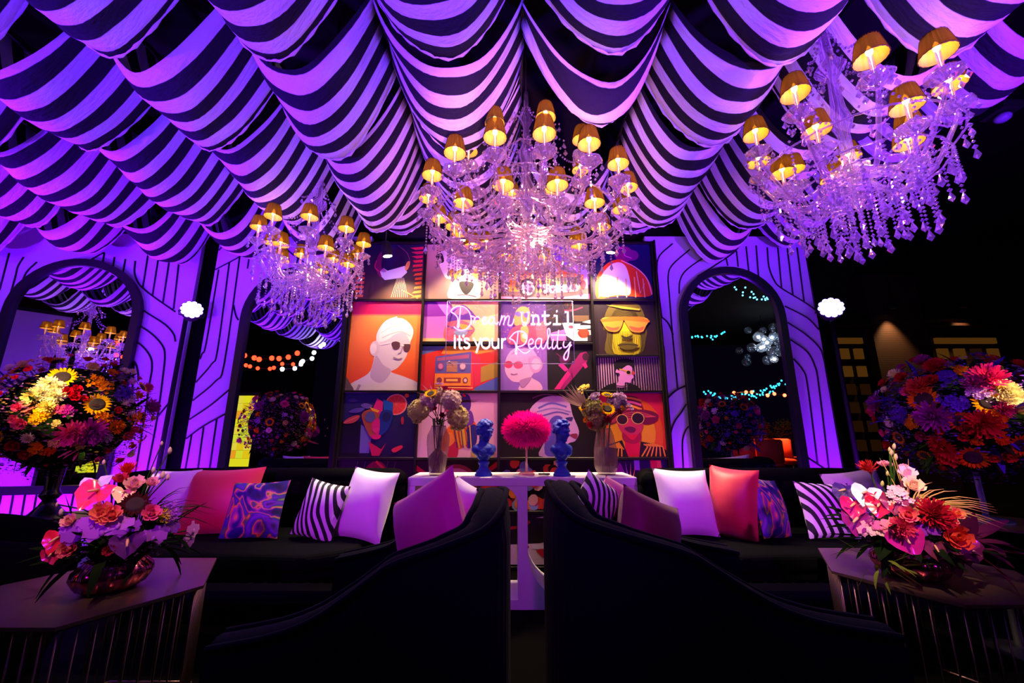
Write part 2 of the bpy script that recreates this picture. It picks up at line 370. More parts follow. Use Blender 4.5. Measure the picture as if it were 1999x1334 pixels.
left_out = c4([(905, 20), (850, 375)], [(952, 20), (905, 410)], [(835, 90), (795, 342)], [(772, 130), (745, 300)], [(706, 160), (702, 220), (720, 270), (745, 300), (800, 345), (915, 425)], [(655, 150), (635, 262)], [(598, 140), (585, 228)], [(545, 120), (530, 207)], [(485, 150), (475, 197)], [(410, 195), (490, 145), (545, 115)],
    [(692, 375), (760, 425), (860, 490), (905, 540), (915, 580)], [(692, 475), (780, 530), (840, 590), (860, 645), (850, 760), (820, 980), (760, 1290)], [(676, 560), (740, 600), (785, 660), (793, 720), (780, 800), (745, 1030), (705, 1270)], [(660, 650), (705, 690), (720, 740), (722, 785)],
    [(125, 140), (95, 190), (80, 250), (20, 460)], [(195, 165), (140, 220), (115, 290), (100, 400)], [(290, 180), (220, 230), (185, 290)], [(50, 120), (0, 312)], [(0, 455), (40, 490), (62, 545)], [(880, 900), (815, 980)], [(700, 690), (690, 850), (660, 1050)])
left_out += [[(7, 948), (-6, 1010)], [(30, 948), (14, 1040), (8, 1090)], [(53, 948), (34, 1060)], [(76, 945), (52, 1080)], [(98, 945), (72, 1090)], [(99, 955), (104, 980), (112, 995), (140, 1012), (180, 1060)], [(205, 938), (175, 1090)], [(225, 938), (200, 1090)], [(150, 938), (120, 1090)]]
LP0 = (-3.37, 4.0, 0); LPR = R(11)
panel('violet lit backdrop panel at the far left, angled into the lounge', 'arched mirror behind the left flower ball, reflecting a chandelier', LP0, LPR, -2.3, 0.0, -0.98, 1.14, left_out, 0.64, 2.9)

# ================================================================== POSTER WALL
PY = 3.86
m_print = color_attr_mat('printed_paper')
class Art:
    """flat print built from layered coloured shapes; u,v run 0..1 from the top-left corner"""
    def __init__(s, x0, x1, z0, z1): s.x0, s.x1, s.z0, s.z1 = x0, x1, z0, z1; s.v = []; s.f = []; s.c = []; s.k = 0; s.asp = (x1 - x0) / (z1 - z0)
    def P(s, u, v):
        u = min(max(u, 0), 1); v = min(max(v, 0), 1)
        return (s.x0 + (s.x1 - s.x0) * u, PY - s.k * 0.0002, s.z1 - (s.z1 - s.z0) * v)
    def poly(s, pts, col, cols=None):
        s.k += 1; o = len(s.v); s.v += [s.P(*p) for p in pts]; s.f.append(tuple(range(o, o + len(pts))))
        s.c += [lin(x) for x in cols] if cols else [lin(col)] * len(pts); return s
    def bg(s, top, bot=None): return s.poly([(0, 0), (0, 1), (1, 1), (1, 0)], top, None if bot is None else [top, bot, bot, top])
    def rect(s, u0, v0, u1, v1, col, c2=None): return s.poly([(u0, v0), (u0, v1), (u1, v1), (u1, v0)], col, None if c2 is None else [col, c2, c2, col])
    def el(s, cu, cv, ru, rv, col, a=0, n=22, t0=0, t1=360):
        a = R(a); pts = []
        for i in range(n + (t1 - t0 < 360)):
            t = R(t0 + (t1 - t0) * i / n); x, y = ru * math.cos(t), rv * math.sin(t)
            pts.append((cu + x * math.cos(a) - y * math.sin(a) / s.asp, cv + x * math.sin(a) * s.asp + y * math.cos(a)))
        return s.poly(pts, col)
    def blob(s, pts, col, k=4): return s.poly([(p.x, p.y) for p in spline([(x, y, 0) for x, y in pts], k, True)], col)
    def line(s, pts, w, col, k=0):
        if k: pts = [(p.x, p.y) for p in spline([(x, y, 0) for x, y in pts], k)]
        L = []; Rr = []
        for i, (x, y) in enumerate(pts):
            a = pts[max(i - 1, 0)]; b = pts[min(i + 1, len(pts) - 1)]; dx, dy = (b[0] - a[0]) * s.asp, b[1] - a[1]; d = math.hypot(dx, dy) or 1
            L.append((x - dy / d * w / 2 / s.asp, y + dx / d * w / 2)); Rr.append((x + dy / d * w / 2 / s.asp, y - dx / d * w / 2))
        s.k += 1; o = len(s.v); n = len(pts); s.v += [s.P(*p) for p in L] + [s.P(*p) for p in Rr]
        for i in range(n - 1): s.f.append((o + i, o + n + i, o + n + i + 1, o + i + 1))
        s.c += [lin(col)] * (2 * n); return s
    def build(s, label):
        t = tag(MB().box(((s.x0 + s.x1) / 2, PY + 0.014, (s.z0 + s.z1) / 2), (s.x1 - s.x0, 0.02, s.z1 - s.z0)).build('poster', mat('poster_board', '#141216', 0.7), smooth=False), label, 'poster', 'posters on the display wall')
        me = bpy.data.meshes.new('print'); me.from_pydata(s.v, [], s.f); me.materials.append(m_print)
        at_ = me.color_attributes.new('Col', 'FLOAT_COLOR', 'POINT')
        at_.data.foreach_set('color', [x for c in s.c for x in (*c, 1.0)])
        link('print', me, t); return t
XV = [-1.63, -0.90, -0.125, 0.81, 1.46]; G = 0.014
def cell(x0, x1, z0, z1): return Art(x0 + G, x1 - G, z0 + G, z1 - G)
# --- row 1
a = cell(XV[0], XV[1], 2.49, 3.12).bg('#140a3c', '#5a3a2c')
for i in range(12):
    v = 0.04 + i * 0.08; c = ['#c01848', '#d02838', '#e05a28', '#f08a38'][min(3, i // 3)]
    a.poly([(0.98, v), (0.98, v + 0.05), (0.86 + 0.03 * math.sin(i), v + 0.06), (0.78 + 0.015 * i * (i < 6) + 0.1 * (i >= 6), v + 0.02)], c)
    if i > 5: a.rect(0.02, v, 0.14, v + 0.045, c)
a.el(0.5, 0.34, 0.22, 0.30, '#2a1034').el(0.42, 0.36, 0.13, 0.26, '#8a1850').el(0.47, 0.34, 0.1, 0.22, '#241038').line([(0.3, 0.3), (0.28, 0.42), (0.34, 0.5)], 0.02, '#e02868', 4)
a.poly([(0.36, 0.50), (0.41, 0.44), (0.47, 0.49), (0.72, 0.40), (0.76, 0.52), (0.68, 0.62), (0.44, 0.66), (0.39, 0.6)], '#f4ead6').poly([(0.36, 0.5), (0.41, 0.44), (0.46, 0.5), (0.42, 0.52)], '#c88aa0')
for i in range(9): a.line([(0.62 + i * 0.012, 0.62), (0.55 + i * 0.03, 0.97)], 0.006, '#f0d0a0')
a.el(0.76, 0.40, 0.03, 0.09, '#e8b050', 15).line([(0.60, 0.02), (0.74, 0.16), (0.80, 0.34)], 0.008, '#a03878', 4).line([(0.70, 0.84), (0.94, 0.99)], 0.02, '#e07848')
a.build('poster of a white masked head with red spikes, top left')
a = cell(XV[1], XV[2], 2.49, 3.12).bg('#b59684', '#8f6e62')
a.blob([(0.14, 0.2), (0.3, 0.1), (0.52, 0.12), (0.82, 0.12), (0.92, 0.3), (0.88, 0.55), (0.72, 0.6), (0.74, 0.98), (0.32, 0.98), (0.36, 0.66), (0.26, 0.6)], '#ece0ca')
a.blob([(0.12, 0.22), (0.2, 0.16), (0.24, 0.3), (0.2, 0.34)], '#2a2020').blob([(0.86, 0.25), (0.93, 0.22), (0.92, 0.4), (0.86, 0.42)], '#2a2020').blob([(0.4, 0.1), (0.5, 0.08), (0.47, 0.2)], '#4a3a30').blob([(0.66, 0.1), (0.74, 0.12), (0.7, 0.22)], '#3a2c28')
for cu in (0.42, 0.74): a.blob([(cu - 0.14, 0.5), (cu - 0.07, 0.42), (cu, 0.47), (cu + 0.08, 0.42), (cu + 0.12, 0.52), (cu, 0.68), (cu - 0.1, 0.62)], '#f2e2c0').blob([(cu - 0.11, 0.51), (cu - 0.06, 0.45), (cu, 0.5), (cu + 0.07, 0.45), (cu + 0.1, 0.52), (cu, 0.65), (cu - 0.08, 0.6)], '#a8742c')
a.blob([(0.46, 0.7), (0.56, 0.68), (0.66, 0.72), (0.63, 0.84), (0.56, 0.92), (0.49, 0.84)], '#241c20').line([(0.44, 0.93), (0.56, 0.92), (0.7, 0.96)], 0.015, '#5a463c', 3)
a.build('poster of a spotted dog in heart sunglasses on beige')
a = cell(XV[2], XV[3], 2.49, 3.12).bg('#8a68b8', '#c890b8')
a.rect(0, 0.86, 1, 1, '#e07aa8').poly([(0, 0.8), (0.5, 0.84), (1, 0.74), (1, 0.9), (0.6, 0.98), (0, 0.95)], '#6a4a50').poly([(0.84, 0.1), (0.98, 0.05), (0.98, 0.8), (0.9, 0.8)], '#b89ad8')
a.poly([(0.08, 0.56), (0.2, 0.34), (0.5, 0.26), (0.66, 0.3), (0.72, 0.5), (0.94, 0.56), (0.92, 0.82), (0.5, 0.88), (0.08, 0.86)], '#e88838').poly([(0.22, 0.5), (0.3, 0.36), (0.5, 0.32), (0.62, 0.36), (0.66, 0.5)], '#a89cd0')
a.poly([(0.1, 0.58), (0.6, 0.54), (0.94, 0.58), (0.9, 0.64), (0.1, 0.66)], '#f0c470').poly([(0.56, 0.62), (0.9, 0.60), (0.88, 0.74), (0.56, 0.78)], '#7a8a50')
for i in range(8): a.rect(0.58 + i * 0.04, 0.62, 0.59 + i * 0.04, 0.76, '#e8d8a8')
a.poly([(0.42, 0.74), (0.9, 0.74), (0.86, 0.86), (0.48, 0.9)], '#e8d4e0').el(0.3, 0.8, 0.1, 0.17, '#3a2a38').el(0.3, 0.8, 0.075, 0.13, '#e8dcc8').el(0.3, 0.8, 0.05, 0.09, '#8a6aa8').el(0.93, 0.74, 0.03, 0.08, '#c83048')
a.poly([(0.03, 0.1), (0.14, 0.08), (0.14, 0.4), (0.03, 0.5)], '#e8c860').build('poster of an orange and yellow retro car')
a = cell(XV[3], XV[4], 2.49, 3.12).bg('#120a48', '#1c0a3c')
a.el(0.55, 0.18, 0.16, 0.15, '#8a1060').el(0.42, 0.12, 0.1, 0.08, '#701068').el(0.68, 0.2, 0.12, 0.1, '#7a1068')
a.blob([(0.06, 0.98), (0.08, 0.6), (0.28, 0.34), (0.5, 0.28), (0.66, 0.4), (0.9, 0.6), (0.98, 0.9), (0.8, 0.96), (0.5, 0.94), (0.3, 0.96)], '#e84818')
a.blob([(0.12, 0.94), (0.14, 0.62), (0.32, 0.38), (0.5, 0.34), (0.6, 0.5), (0.62, 0.9), (0.4, 0.92)], '#fff2d8')
for i in range(6): a.line([(0.14 + i * 0.14, 0.6 + 0.03 * (i % 2)), (0.1 + i * 0.15, 0.97)], 0.02, '#ffb870')
a.line([(0.5, 0.3), (0.72, 0.42), (0.9, 0.62), (0.97, 0.92)], 0.02, '#ffc0a0', 4).line([(0.74, 0.5), (0.78, 0.9), (0.86, 0.72)], 0.015, '#ffd0a0').line([(0.45, 0.05), (0.58, 0.1), (0.56, 0.2), (0.68, 0.26)], 0.012, '#ff60b0', 4)
a.build('poster of a glowing orange neon figure, top right')
# --- row 2
a = cell(XV[0], XV[1], 1.565, 2.49).bg('#f2913c', '#e83a24').rect(0, 0, 1, 0.14, '#c8104c').poly([(0, 0.14), (0, 0.18), (1, 0.18), (1, 0.14)], 'x', ['#c8104c', '#f2913c', '#f2913c', '#c8104c'])
a.blob([(0.0, 1.0), (0.07, 0.93), (0.3, 0.82), (0.36, 0.7), (0.37, 0.55), (0.4, 0.4), (0.6, 0.3), (0.86, 0.36), (0.84, 0.56), (0.8, 0.66), (0.7, 0.76), (0.62, 0.8), (0.8, 0.85), (1.0, 0.92), (1.0, 1.0)], '#dcc4cc')
a.blob([(0.4, 0.62), (0.5, 0.72), (0.62, 0.79), (0.5, 0.92), (0.34, 0.86), (0.36, 0.72)], '#c0a0b8').blob([(0.0, 0.86), (0.07, 0.93), (0.12, 1.0), (0.0, 1.0)], '#6a4c58').line([(0.2, 0.94), (0.17, 1.0)], 0.03, '#a080a0')
a.blob([(0.42, 0.36), (0.5, 0.26), (0.68, 0.19), (0.82, 0.24), (0.9, 0.34), (0.86, 0.46), (0.78, 0.36), (0.64, 0.38), (0.54, 0.44), (0.42, 0.46)], '#f4e8dc').line([(0.46, 0.42), (0.6, 0.37), (0.74, 0.35), (0.86, 0.4)], 0.012, '#d8c0b8', 4).line([(0.44, 0.36), (0.6, 0.29), (0.78, 0.27)], 0.008, '#dcc8bc', 4)
a.line([(0.42, 0.52), (0.4, 0.38), (0.5, 0.24), (0.66, 0.185)], 0.03, '#ecdcd4', 5).el(0.37, 0.54, 0.07, 0.085, '#d8bcc0').el(0.35, 0.54, 0.045, 0.06, '#e8d4d4').line([(0.44, 0.5), (0.62, 0.47), (0.7, 0.47)], 0.012, '#e8d8d4')
a.blob([(0.6, 0.48), (0.66, 0.46), (0.72, 0.48), (0.71, 0.54), (0.64, 0.55)], '#58303c').blob([(0.77, 0.5), (0.82, 0.49), (0.87, 0.5), (0.85, 0.57), (0.79, 0.57)], '#58303c').line([(0.72, 0.5), (0.78, 0.51)], 0.01, '#e8d8d4')
a.line([(0.76, 0.52), (0.74, 0.58), (0.7, 0.6)], 0.012, '#b090a4', 3).line([(0.64, 0.64), (0.71, 0.66), (0.76, 0.65)], 0.014, '#a07c90', 3).build('poster of a white marble bust with headphones on orange')
a = cell(XV[1], XV[2], 2.05, 2.49).bg('#8a1c9c', '#c070c0').poly([(0.16, 0), (0.3, 0), (0.46, 0.45), (0.34, 0.5)], '#c060b8').poly([(0.36, 0), (1, 0), (1, 1), (0.6, 1), (0.4, 0.5)], '#e89878').poly([(0.62, 0.5), (1, 0.3), (1, 1), (0.66, 1)], '#f0c088').poly([(0.0, 0.0), (0.14, 0.0), (0.3, 0.36), (0, 0.38)], '#6a1088').rect(0, 0.92, 0.32, 1, '#f0b878')
a.blob([(0.3, 0.95), (0.28, 0.7), (0.36, 0.5), (0.52, 0.48), (0.66, 0.62), (0.68, 0.76), (0.55, 0.95)], '#e05868').blob([(0.32, 0.5), (0.34, 0.3), (0.5, 0.08), (0.62, 0.2), (0.7, 0.38), (0.74, 0.46), (0.5, 0.46)], '#5a2890').blob([(0.4, 0.28), (0.5, 0.14), (0.6, 0.24), (0.5, 0.34)], '#e0689a').blob([(0.48, 0.56), (0.62, 0.62), (0.66, 0.74), (0.52, 0.7)], '#d8a030').line([(0.3, 0.6), (0.5, 0.74), (0.66, 0.72)], 0.03, '#7048a0', 4).blob([(0.42, 0.74), (0.58, 0.74), (0.56, 0.86), (0.44, 0.84)], '#8a90b0')
a.build('poster of a violet and orange abstract figure behind the neon sign')
a = cell(XV[1], XV[2], 1.565, 2.03).bg('#c82818', '#c81838').poly([(0, 0), (0.4, 0), (0.1, 0.15), (0, 0.2)], '#5a5aa0').poly([(0.3, 0), (0.9, 0), (1, 0.1), (0.7, 0.2), (0.25, 0.18)], '#d87828').poly([(0.75, 0.5), (1, 0.35), (1, 0.7), (0.75, 0.85)], '#9a7030').poly([(0.7, 0.95), (1, 0.7), (1, 1), (0.7, 1)], '#4a50a8')
a.poly([(0.18, 0.24), (0.66, 0.12), (0.78, 0.28), (0.78, 0.86), (0.68, 0.96), (0.18, 0.94)], '#e03048').poly([(0.66, 0.12), (0.78, 0.28), (0.78, 0.86), (0.68, 0.96)], '#c02048').poly([(0.18, 0.24), (0.65, 0.13), (0.65, 0.62), (0.18, 0.62)], '#5a4a98').poly([(0.2, 0.27), (0.62, 0.19), (0.62, 0.28), (0.2, 0.34)], '#a84a78')
for i in range(8): a.rect(0.33, 0.36 + i * 0.03, 0.47, 0.374 + i * 0.03, '#e08838')
a.el(0.25, 0.46, 0.045, 0.09, '#8a3a78').el(0.25, 0.46, 0.03, 0.06, '#c86aa0').el(0.54, 0.46, 0.05, 0.1, '#7a4a80').el(0.54, 0.46, 0.035, 0.07, '#d898b0').rect(0.18, 0.63, 0.65, 0.9, '#e87830').rect(0.3, 0.72, 0.52, 0.84, '#8a2838').rect(0.33, 0.75, 0.48, 0.8, '#f09848').el(0.24, 0.78, 0.035, 0.07, '#7a3048').el(0.58, 0.78, 0.035, 0.07, '#7a3048').el(0.58, 0.78, 0.02, 0.04, '#d8a0a8').line([(0.18, 0.93), (0.68, 0.95)], 0.02, '#f0a068')
a.build('poster of an orange and violet retro radio')
a = cell(XV[2], 0.345 + G, 2.03 - G, 2.49).bg('#3a2060', '#6a30a0')
for i in range(60):
    u, v = random.random(), random.random(); a.el(u, v, 0.012, 0.01, random.choice(['#e08848', '#8a58c0', '#f0c080', '#a04878']), n=6)
a.blob([(0.3, 0.55), (0.32, 0.25), (0.46, 0.12), (0.62, 0.18), (0.64, 0.4), (0.58, 0.55)], '#e88048').blob([(0.2, 0.7), (0.4, 0.55), (0.6, 0.56), (0.8, 0.5), (0.92, 0.7), (0.9, 1), (0.2, 1)], '#c83858').blob([(0.44, 0.6), (0.6, 0.62), (0.56, 0.95), (0.44, 0.9)], '#f09050').blob([(0.3, 0.3), (0.36, 0.24), (0.44, 0.28), (0.4, 0.36)], '#584898').blob([(0.5, 0.3), (0.58, 0.26), (0.62, 0.34), (0.54, 0.38)], '#584898').poly([(0.75, 0.6), (1, 0.4), (1, 0.9), (0.8, 0.95)], '#e05868')
a.build('poster of an orange glowing face in glasses behind the neon sign')
a = cell(0.345 - G, XV[3], 2.05, 2.49).bg('#1c0c20').line([(0.4, 0.22), (0.6, 0.22), (0.82, 0.14)], 0.03, '#c02050', 4).rect(0.6, 0.35, 0.95, 0.5, '#5a4030').poly([(0.35, 0.54), (0.5, 0.56), (0.76, 0.56), (0.68, 0.72), (0.98, 0.72), (0.98, 0.99), (0.6, 0.99), (0.44, 0.86)], '#f0dcd8').el(0.55, 0.64, 0.06, 0.04, '#c03840').el(0.82, 0.8, 0.13, 0.12, '#d83828').poly([(0.66, 0.6), (0.98, 0.6), (0.98, 0.68), (0.66, 0.7)], '#e8d8dc').poly([(0.8, 0.52), (0.98, 0.46), (0.98, 0.56)], '#e8d8dc').rect(0.9, 0.84, 0.99, 0.99, '#30202c').poly([(0.06, 0.8), (0.4, 0.7), (0.44, 0.98), (0.1, 0.99)], '#c060a8')
a.build('poster of a pale comic face in a black hat and red cheek')
a = cell(XV[2], 0.345 + G, 1.565, 2.03 + G).bg('#8450a8', '#7a4cb0').blob([(0.1, 0.6), (0.12, 0.3), (0.3, 0.08), (0.6, 0.06), (0.78, 0.25), (0.72, 0.6), (0.66, 0.72), (0.84, 0.84), (0.86, 1), (0.4, 1), (0.42, 0.84), (0.24, 0.8)], '#c88cc0').blob([(0.6, 0.3), (0.8, 0.26), (0.9, 0.44), (0.82, 0.6), (0.66, 0.6)], '#b878b4').el(0.76, 0.43, 0.1, 0.13, '#d098c4').el(0.17, 0.44, 0.09, 0.08, '#b02858').el(0.38, 0.45, 0.1, 0.08, '#c03868').line([(0.26, 0.42), (0.3, 0.43)], 0.02, '#a03868').line([(0.22, 0.64), (0.28, 0.66), (0.36, 0.64)], 0.02, '#90508c', 3).blob([(0.4, 0.8), (0.6, 0.72), (0.66, 0.74), (0.48, 0.94)], '#9c64a4').line([(0.24, 0.2), (0.4, 0.14), (0.6, 0.18)], 0.02, '#b070b0', 4)
a.build('poster of a lilac statue head in red glasses and headphones')
a = cell(0.345 - G, XV[3], 1.565, 2.05).bg('#150818').poly([(0.14, 0.98), (0.44, 0.58), (0.72, 0.2), (0.86, 0.16), (0.92, 0.26), (0.86, 0.4), (0.56, 0.74), (0.34, 0.98)], '#8a1060').poly([(0.14, 0.98), (0.44, 0.58), (0.5, 0.66), (0.26, 0.98)], '#c01878').el(0.84, 0.28, 0.07, 0.08, '#3a0c30').poly([(0.24, 0.46), (0.32, 0.4), (0.46, 0.56), (0.38, 0.6)], '#d01c80').poly([(0.76, 0.44), (0.84, 0.4), (0.88, 0.5), (0.82, 0.54)], '#c01878').line([(0.2, 0.2), (0.34, 0.3), (0.48, 0.3)], 0.02, '#681050', 4).blob([(0.28, 0.28), (0.5, 0.28), (0.46, 0.4), (0.3, 0.42)], '#501048')
a.build('poster of a magenta skateboard on black')
a = cell(XV[3], XV[4], 1.914, 2.49).bg('#1c0c1c', '#2c1424').blob([(0.18, 0.98), (0.2, 0.6), (0.14, 0.5), (0.2, 0.2), (0.34, 0.02), (0.68, 0.02), (0.8, 0.18), (0.84, 0.5), (0.82, 0.68), (0.7, 0.98)], '#5a4a18').blob([(0.3, 0.6), (0.36, 0.55), (0.66, 0.55), (0.74, 0.66), (0.68, 0.98), (0.3, 0.98)], '#c8b018').poly([(0.42, 0.38), (0.52, 0.38), (0.6, 0.62), (0.4, 0.62)], '#d8c420')
for i in range(26):
    u = 0.22 + i * 0.023; a.line([(u, 0.56), (u + 0.015 * math.sin(i), 0.8), (u * 0.8 + 0.1, 0.99)], 0.006, '#33280c', 3)
for i in range(6): a.line([(0.28 + i * 0.015, 0.3), (0.36 + i * 0.01, 0.16 + i * 0.025), (0.5, 0.11 + i * 0.03), (0.64 - i * 0.01, 0.16 + i * 0.025), (0.72 - i * 0.015, 0.3)], 0.008, '#2a1c14', 3)
a.poly([(0.2, 0.06), (0.5, 0.1), (0.76, 0.14), (0.74, 0.17), (0.48, 0.14)], '#a89428').blob([(0.12, 0.34), (0.2, 0.3), (0.44, 0.32), (0.46, 0.4), (0.38, 0.56), (0.22, 0.56), (0.14, 0.44)], '#f08c30').blob([(0.5, 0.32), (0.78, 0.3), (0.88, 0.36), (0.82, 0.48), (0.76, 0.58), (0.6, 0.57), (0.52, 0.44)], '#f08c30').poly([(0.1, 0.35), (0.3, 0.29), (0.74, 0.29), (0.9, 0.37), (0.88, 0.4), (0.5, 0.36), (0.12, 0.39)], '#e86820').blob([(0.18, 0.47), (0.3, 0.5), (0.4, 0.48), (0.36, 0.54), (0.24, 0.55)], '#e85838').blob([(0.56, 0.47), (0.7, 0.5), (0.8, 0.48), (0.74, 0.56), (0.62, 0.55)], '#e85838')
a.blob([(0.36, 0.82), (0.5, 0.77), (0.68, 0.82), (0.6, 0.9), (0.44, 0.9)], '#5a4a14').line([(0.36, 0.83), (0.5, 0.81), (0.68, 0.83)], 0.012, '#1c140c', 3).blob([(0.42, 0.64), (0.5, 0.67), (0.6, 0.64), (0.56, 0.71), (0.46, 0.71)], '#3c3010')
a.build('poster of a yellow lined face in orange sunglasses')
a = cell(XV[3], XV[4], 1.565, 1.914).bg('#c890c0')
for i in range(26): a.line([(0.02 + i * 0.038, 0.0), (0.02 + i * 0.038 + 0.004, 1.0)], 0.04, '#2a1028')
a.blob([(0.3, 0.5), (0.28, 0.2), (0.36, 0.06), (0.5, 0.04), (0.6, 0.12), (0.58, 0.3), (0.5, 0.36), (0.34, 0.5)], '#180c18').blob([(0.32, 0.36), (0.36, 0.4), (0.44, 0.3), (0.5, 0.24), (0.56, 0.3), (0.56, 0.46), (0.58, 0.6), (0.54, 0.68), (0.52, 0.78), (0.44, 0.76), (0.42, 0.9), (0.3, 0.9), (0.34, 0.7), (0.36, 0.5), (0.3, 0.46)], '#d078c0').poly([(0.04, 1), (0.16, 0.84), (0.3, 0.76), (0.3, 1)], '#180c18').poly([(0.46, 1), (0.5, 0.78), (0.62, 0.86), (0.68, 1)], '#180c18')
for i in range(3): a.line([(0.3, 0.86 + i * 0.05), (0.38, 0.88 + i * 0.05), (0.47, 0.86 + i * 0.05)], 0.02, '#180c18', 3)
a.line([(0.36, 0.36), (0.48, 0.42)], 0.04, '#c88838').el(0.5, 0.46, 0.04, 0.07, '#e8a848').el(0.5, 0.46, 0.033, 0.055, '#180c18').el(0.575, 0.48, 0.026, 0.06, '#a83840')
a.build('poster of a pink man in sunglasses on black stripes')
# --- row 3
a = cell(XV[0], XV[1], 0.943, 1.565).bg('#2c2060', '#160a2c').rect(0, 0.45, 0.26, 1, '#0e0614').poly([(0.26, 0.5), (0.42, 0.6), (0.4, 0.94), (0.27, 0.94)], '#686088')
a.el(0.72, 0.18, 0.15, 0.17, '#f08080').el(0.72, 0.18, 0.13, 0.15, '#e83038')
for i in range(10): a.line([(0.72, 0.18), (0.72 + 0.12 * math.cos(i * 0.63), 0.18 + 0.14 * math.sin(i * 0.63))], 0.005, '#f06868')
a.blob([(0.02, 0.48), (0.08, 0.4), (0.2, 0.35), (0.24, 0.38), (0.16, 0.47)], '#c04038').line([(0.03, 0.47), (0.22, 0.37)], 0.008, '#f08070').blob([(0.08, 0.3), (0.18, 0.24), (0.3, 0.24), (0.22, 0.31)], '#5a4088').blob([(0.24, 0.2), (0.3, 0.16), (0.4, 0.2), (0.34, 0.25)], '#6a4a90').blob([(0.06, 0.12), (0.12, 0.08), (0.2, 0.12), (0.12, 0.14)], '#4a3470')
a.blob([(0.26, 0.34), (0.42, 0.24), (0.5, 0.28), (0.5, 0.6), (0.44, 0.72), (0.36, 0.62)], '#a84a28').poly([(0.4, 0.27), (0.46, 0.08), (0.54, 0.14), (0.54, 0.3), (0.5, 0.34)], '#d81868').poly([(0.36, 0.22), (0.5, 0.28), (0.48, 0.31), (0.4, 0.28)], '#f0a028').poly([(0.54, 0.1), (0.62, 0.13), (0.68, 0.16), (0.68, 0.32), (0.56, 0.34)], '#1c4c9c').blob([(0.52, 0.3), (0.68, 0.3), (0.66, 0.5), (0.6, 0.62), (0.5, 0.66)], '#1c2c78').blob([(0.42, 0.46), (0.5, 0.4), (0.52, 0.56), (0.5, 0.66), (0.42, 0.58)], '#d81868')
a.el(0.38, 0.38, 0.07, 0.085, '#585078').el(0.6, 0.38, 0.06, 0.075, '#1c1c50').blob([(0.42, 0.57), (0.5, 0.55), (0.52, 0.58), (0.46, 0.62)], '#e03068').blob([(0.42, 0.66), (0.54, 0.66), (0.52, 0.72), (0.44, 0.72)], '#d81858').poly([(0.38, 0.76), (0.44, 0.8), (0.56, 0.88), (0.62, 0.78), (0.54, 0.98), (0.44, 0.98)], '#c01840').el(0.86, 0.04, 0.03, 0.035, '#e04828').blob([(0.7, 0.88), (0.82, 0.82), (0.84, 0.86), (0.74, 0.93)], '#d82838').blob([(0.8, 0.4), (0.83, 0.38), (0.84, 0.48), (0.81, 0.49)], '#b02038')
a.build('poster of a folded colour face with grapefruit and leaves')
a = cell(XV[1], XV[2], 0.943, 1.565).bg('#e090c8', '#e8a8b8')
for pts, c in (([(0.3, 0.9), (0.34, 0.6), (0.5, 0.45), (0.62, 0.6), (0.56, 0.86)], '#e86018'), ([(0.5, 0.5), (0.66, 0.4), (0.76, 0.6), (0.68, 0.8), (0.56, 0.76)], '#d84a28'), ([(0.46, 0.05), (0.62, 0.02), (0.66, 0.2), (0.6, 0.35), (0.5, 0.3)], '#4a2080'), ([(0.6, 0.6), (0.72, 0.5), (0.74, 0.78), (0.62, 0.86)], '#30207a'), ([(0.52, 0.62), (0.6, 0.58), (0.62, 0.8), (0.54, 0.8)], '#f0a028'), ([(0.4, 0.8), (0.5, 0.78), (0.5, 1), (0.36, 1)], '#c81848'), ([(0.3, 0.1), (0.42, 0.06), (0.44, 0.24), (0.34, 0.3)], '#b83060'), ([(0.56, 0.36), (0.66, 0.28), (0.7, 0.46), (0.6, 0.52)], '#7030a0'), ([(0.7, 0.86), (0.94, 0.8), (0.96, 1), (0.7, 1)], '#c0944c'), ([(0.4, 0.3), (0.5, 0.28), (0.52, 0.5), (0.42, 0.5)], '#e03858'), ([(0.34, 0.7), (0.42, 0.62), (0.46, 0.76), (0.38, 0.84)], '#f07838')): a.blob(pts, c)
for i in range(8): a.line([(0.44 + i * 0.03, 0.48 + 0.03 * (i % 3)), (0.5 + i * 0.025, 0.86)], 0.015, ['#402078', '#f0b040', '#c02050'][i % 3])
a.build('poster of a red and violet figure on pink behind a vase')
a = cell(XV[2], XV[3], 0.943, 1.565).bg('#1c0a1c').blob([(0.3, 0.34), (0.42, 0.1), (0.6, 0.04), (0.72, 0.12), (0.76, 0.35), (0.82, 0.6), (0.78, 0.75), (0.7, 0.8), (0.66, 0.98), (0.4, 0.98), (0.46, 0.7)], '#c88cd0').blob([(0.5, 0.5), (0.58, 0.36), (0.66, 0.42), (0.6, 0.7), (0.62, 0.95), (0.46, 0.95)], '#5a40b0').line([(0.4, 0.24), (0.54, 0.16), (0.7, 0.22)], 0.03, '#6a50b8', 4).line([(0.38, 0.3), (0.56, 0.24), (0.74, 0.3)], 0.02, '#8a68c0', 4).line([(0.44, 0.36), (0.6, 0.3), (0.72, 0.34)], 0.02, '#6048a8', 4).line([(0.34, 0.08), (0.46, 0.02), (0.6, 0.04)], 0.02, '#683068', 4).blob([(0.72, 0.66), (0.8, 0.64), (0.79, 0.72)], '#8a2848').blob([(0.68, 0.4), (0.76, 0.38), (0.74, 0.44)], '#3c2880')
a.build('poster of a blue and lilac statue face behind the pink lamp')
a = cell(XV[3], XV[4], 0.943, 1.565).bg('#d80c48', '#d8301c').el(0.5, 0.62, 0.48, 0.56, '#e05018').el(0.5, 0.62, 0.36, 0.40, '#e89018')
a.blob([(0.26, 0.36), (0.3, 0.12), (0.48, 0.04), (0.64, 0.1), (0.68, 0.36)], '#6a0c30')
for i in range(4): a.line([(0.28, 0.33 - i * 0.07), (0.47, 0.26 - i * 0.062), (0.67, 0.33 - i * 0.07)], 0.034, '#f08030' if i % 2 else '#e8508c', 4)
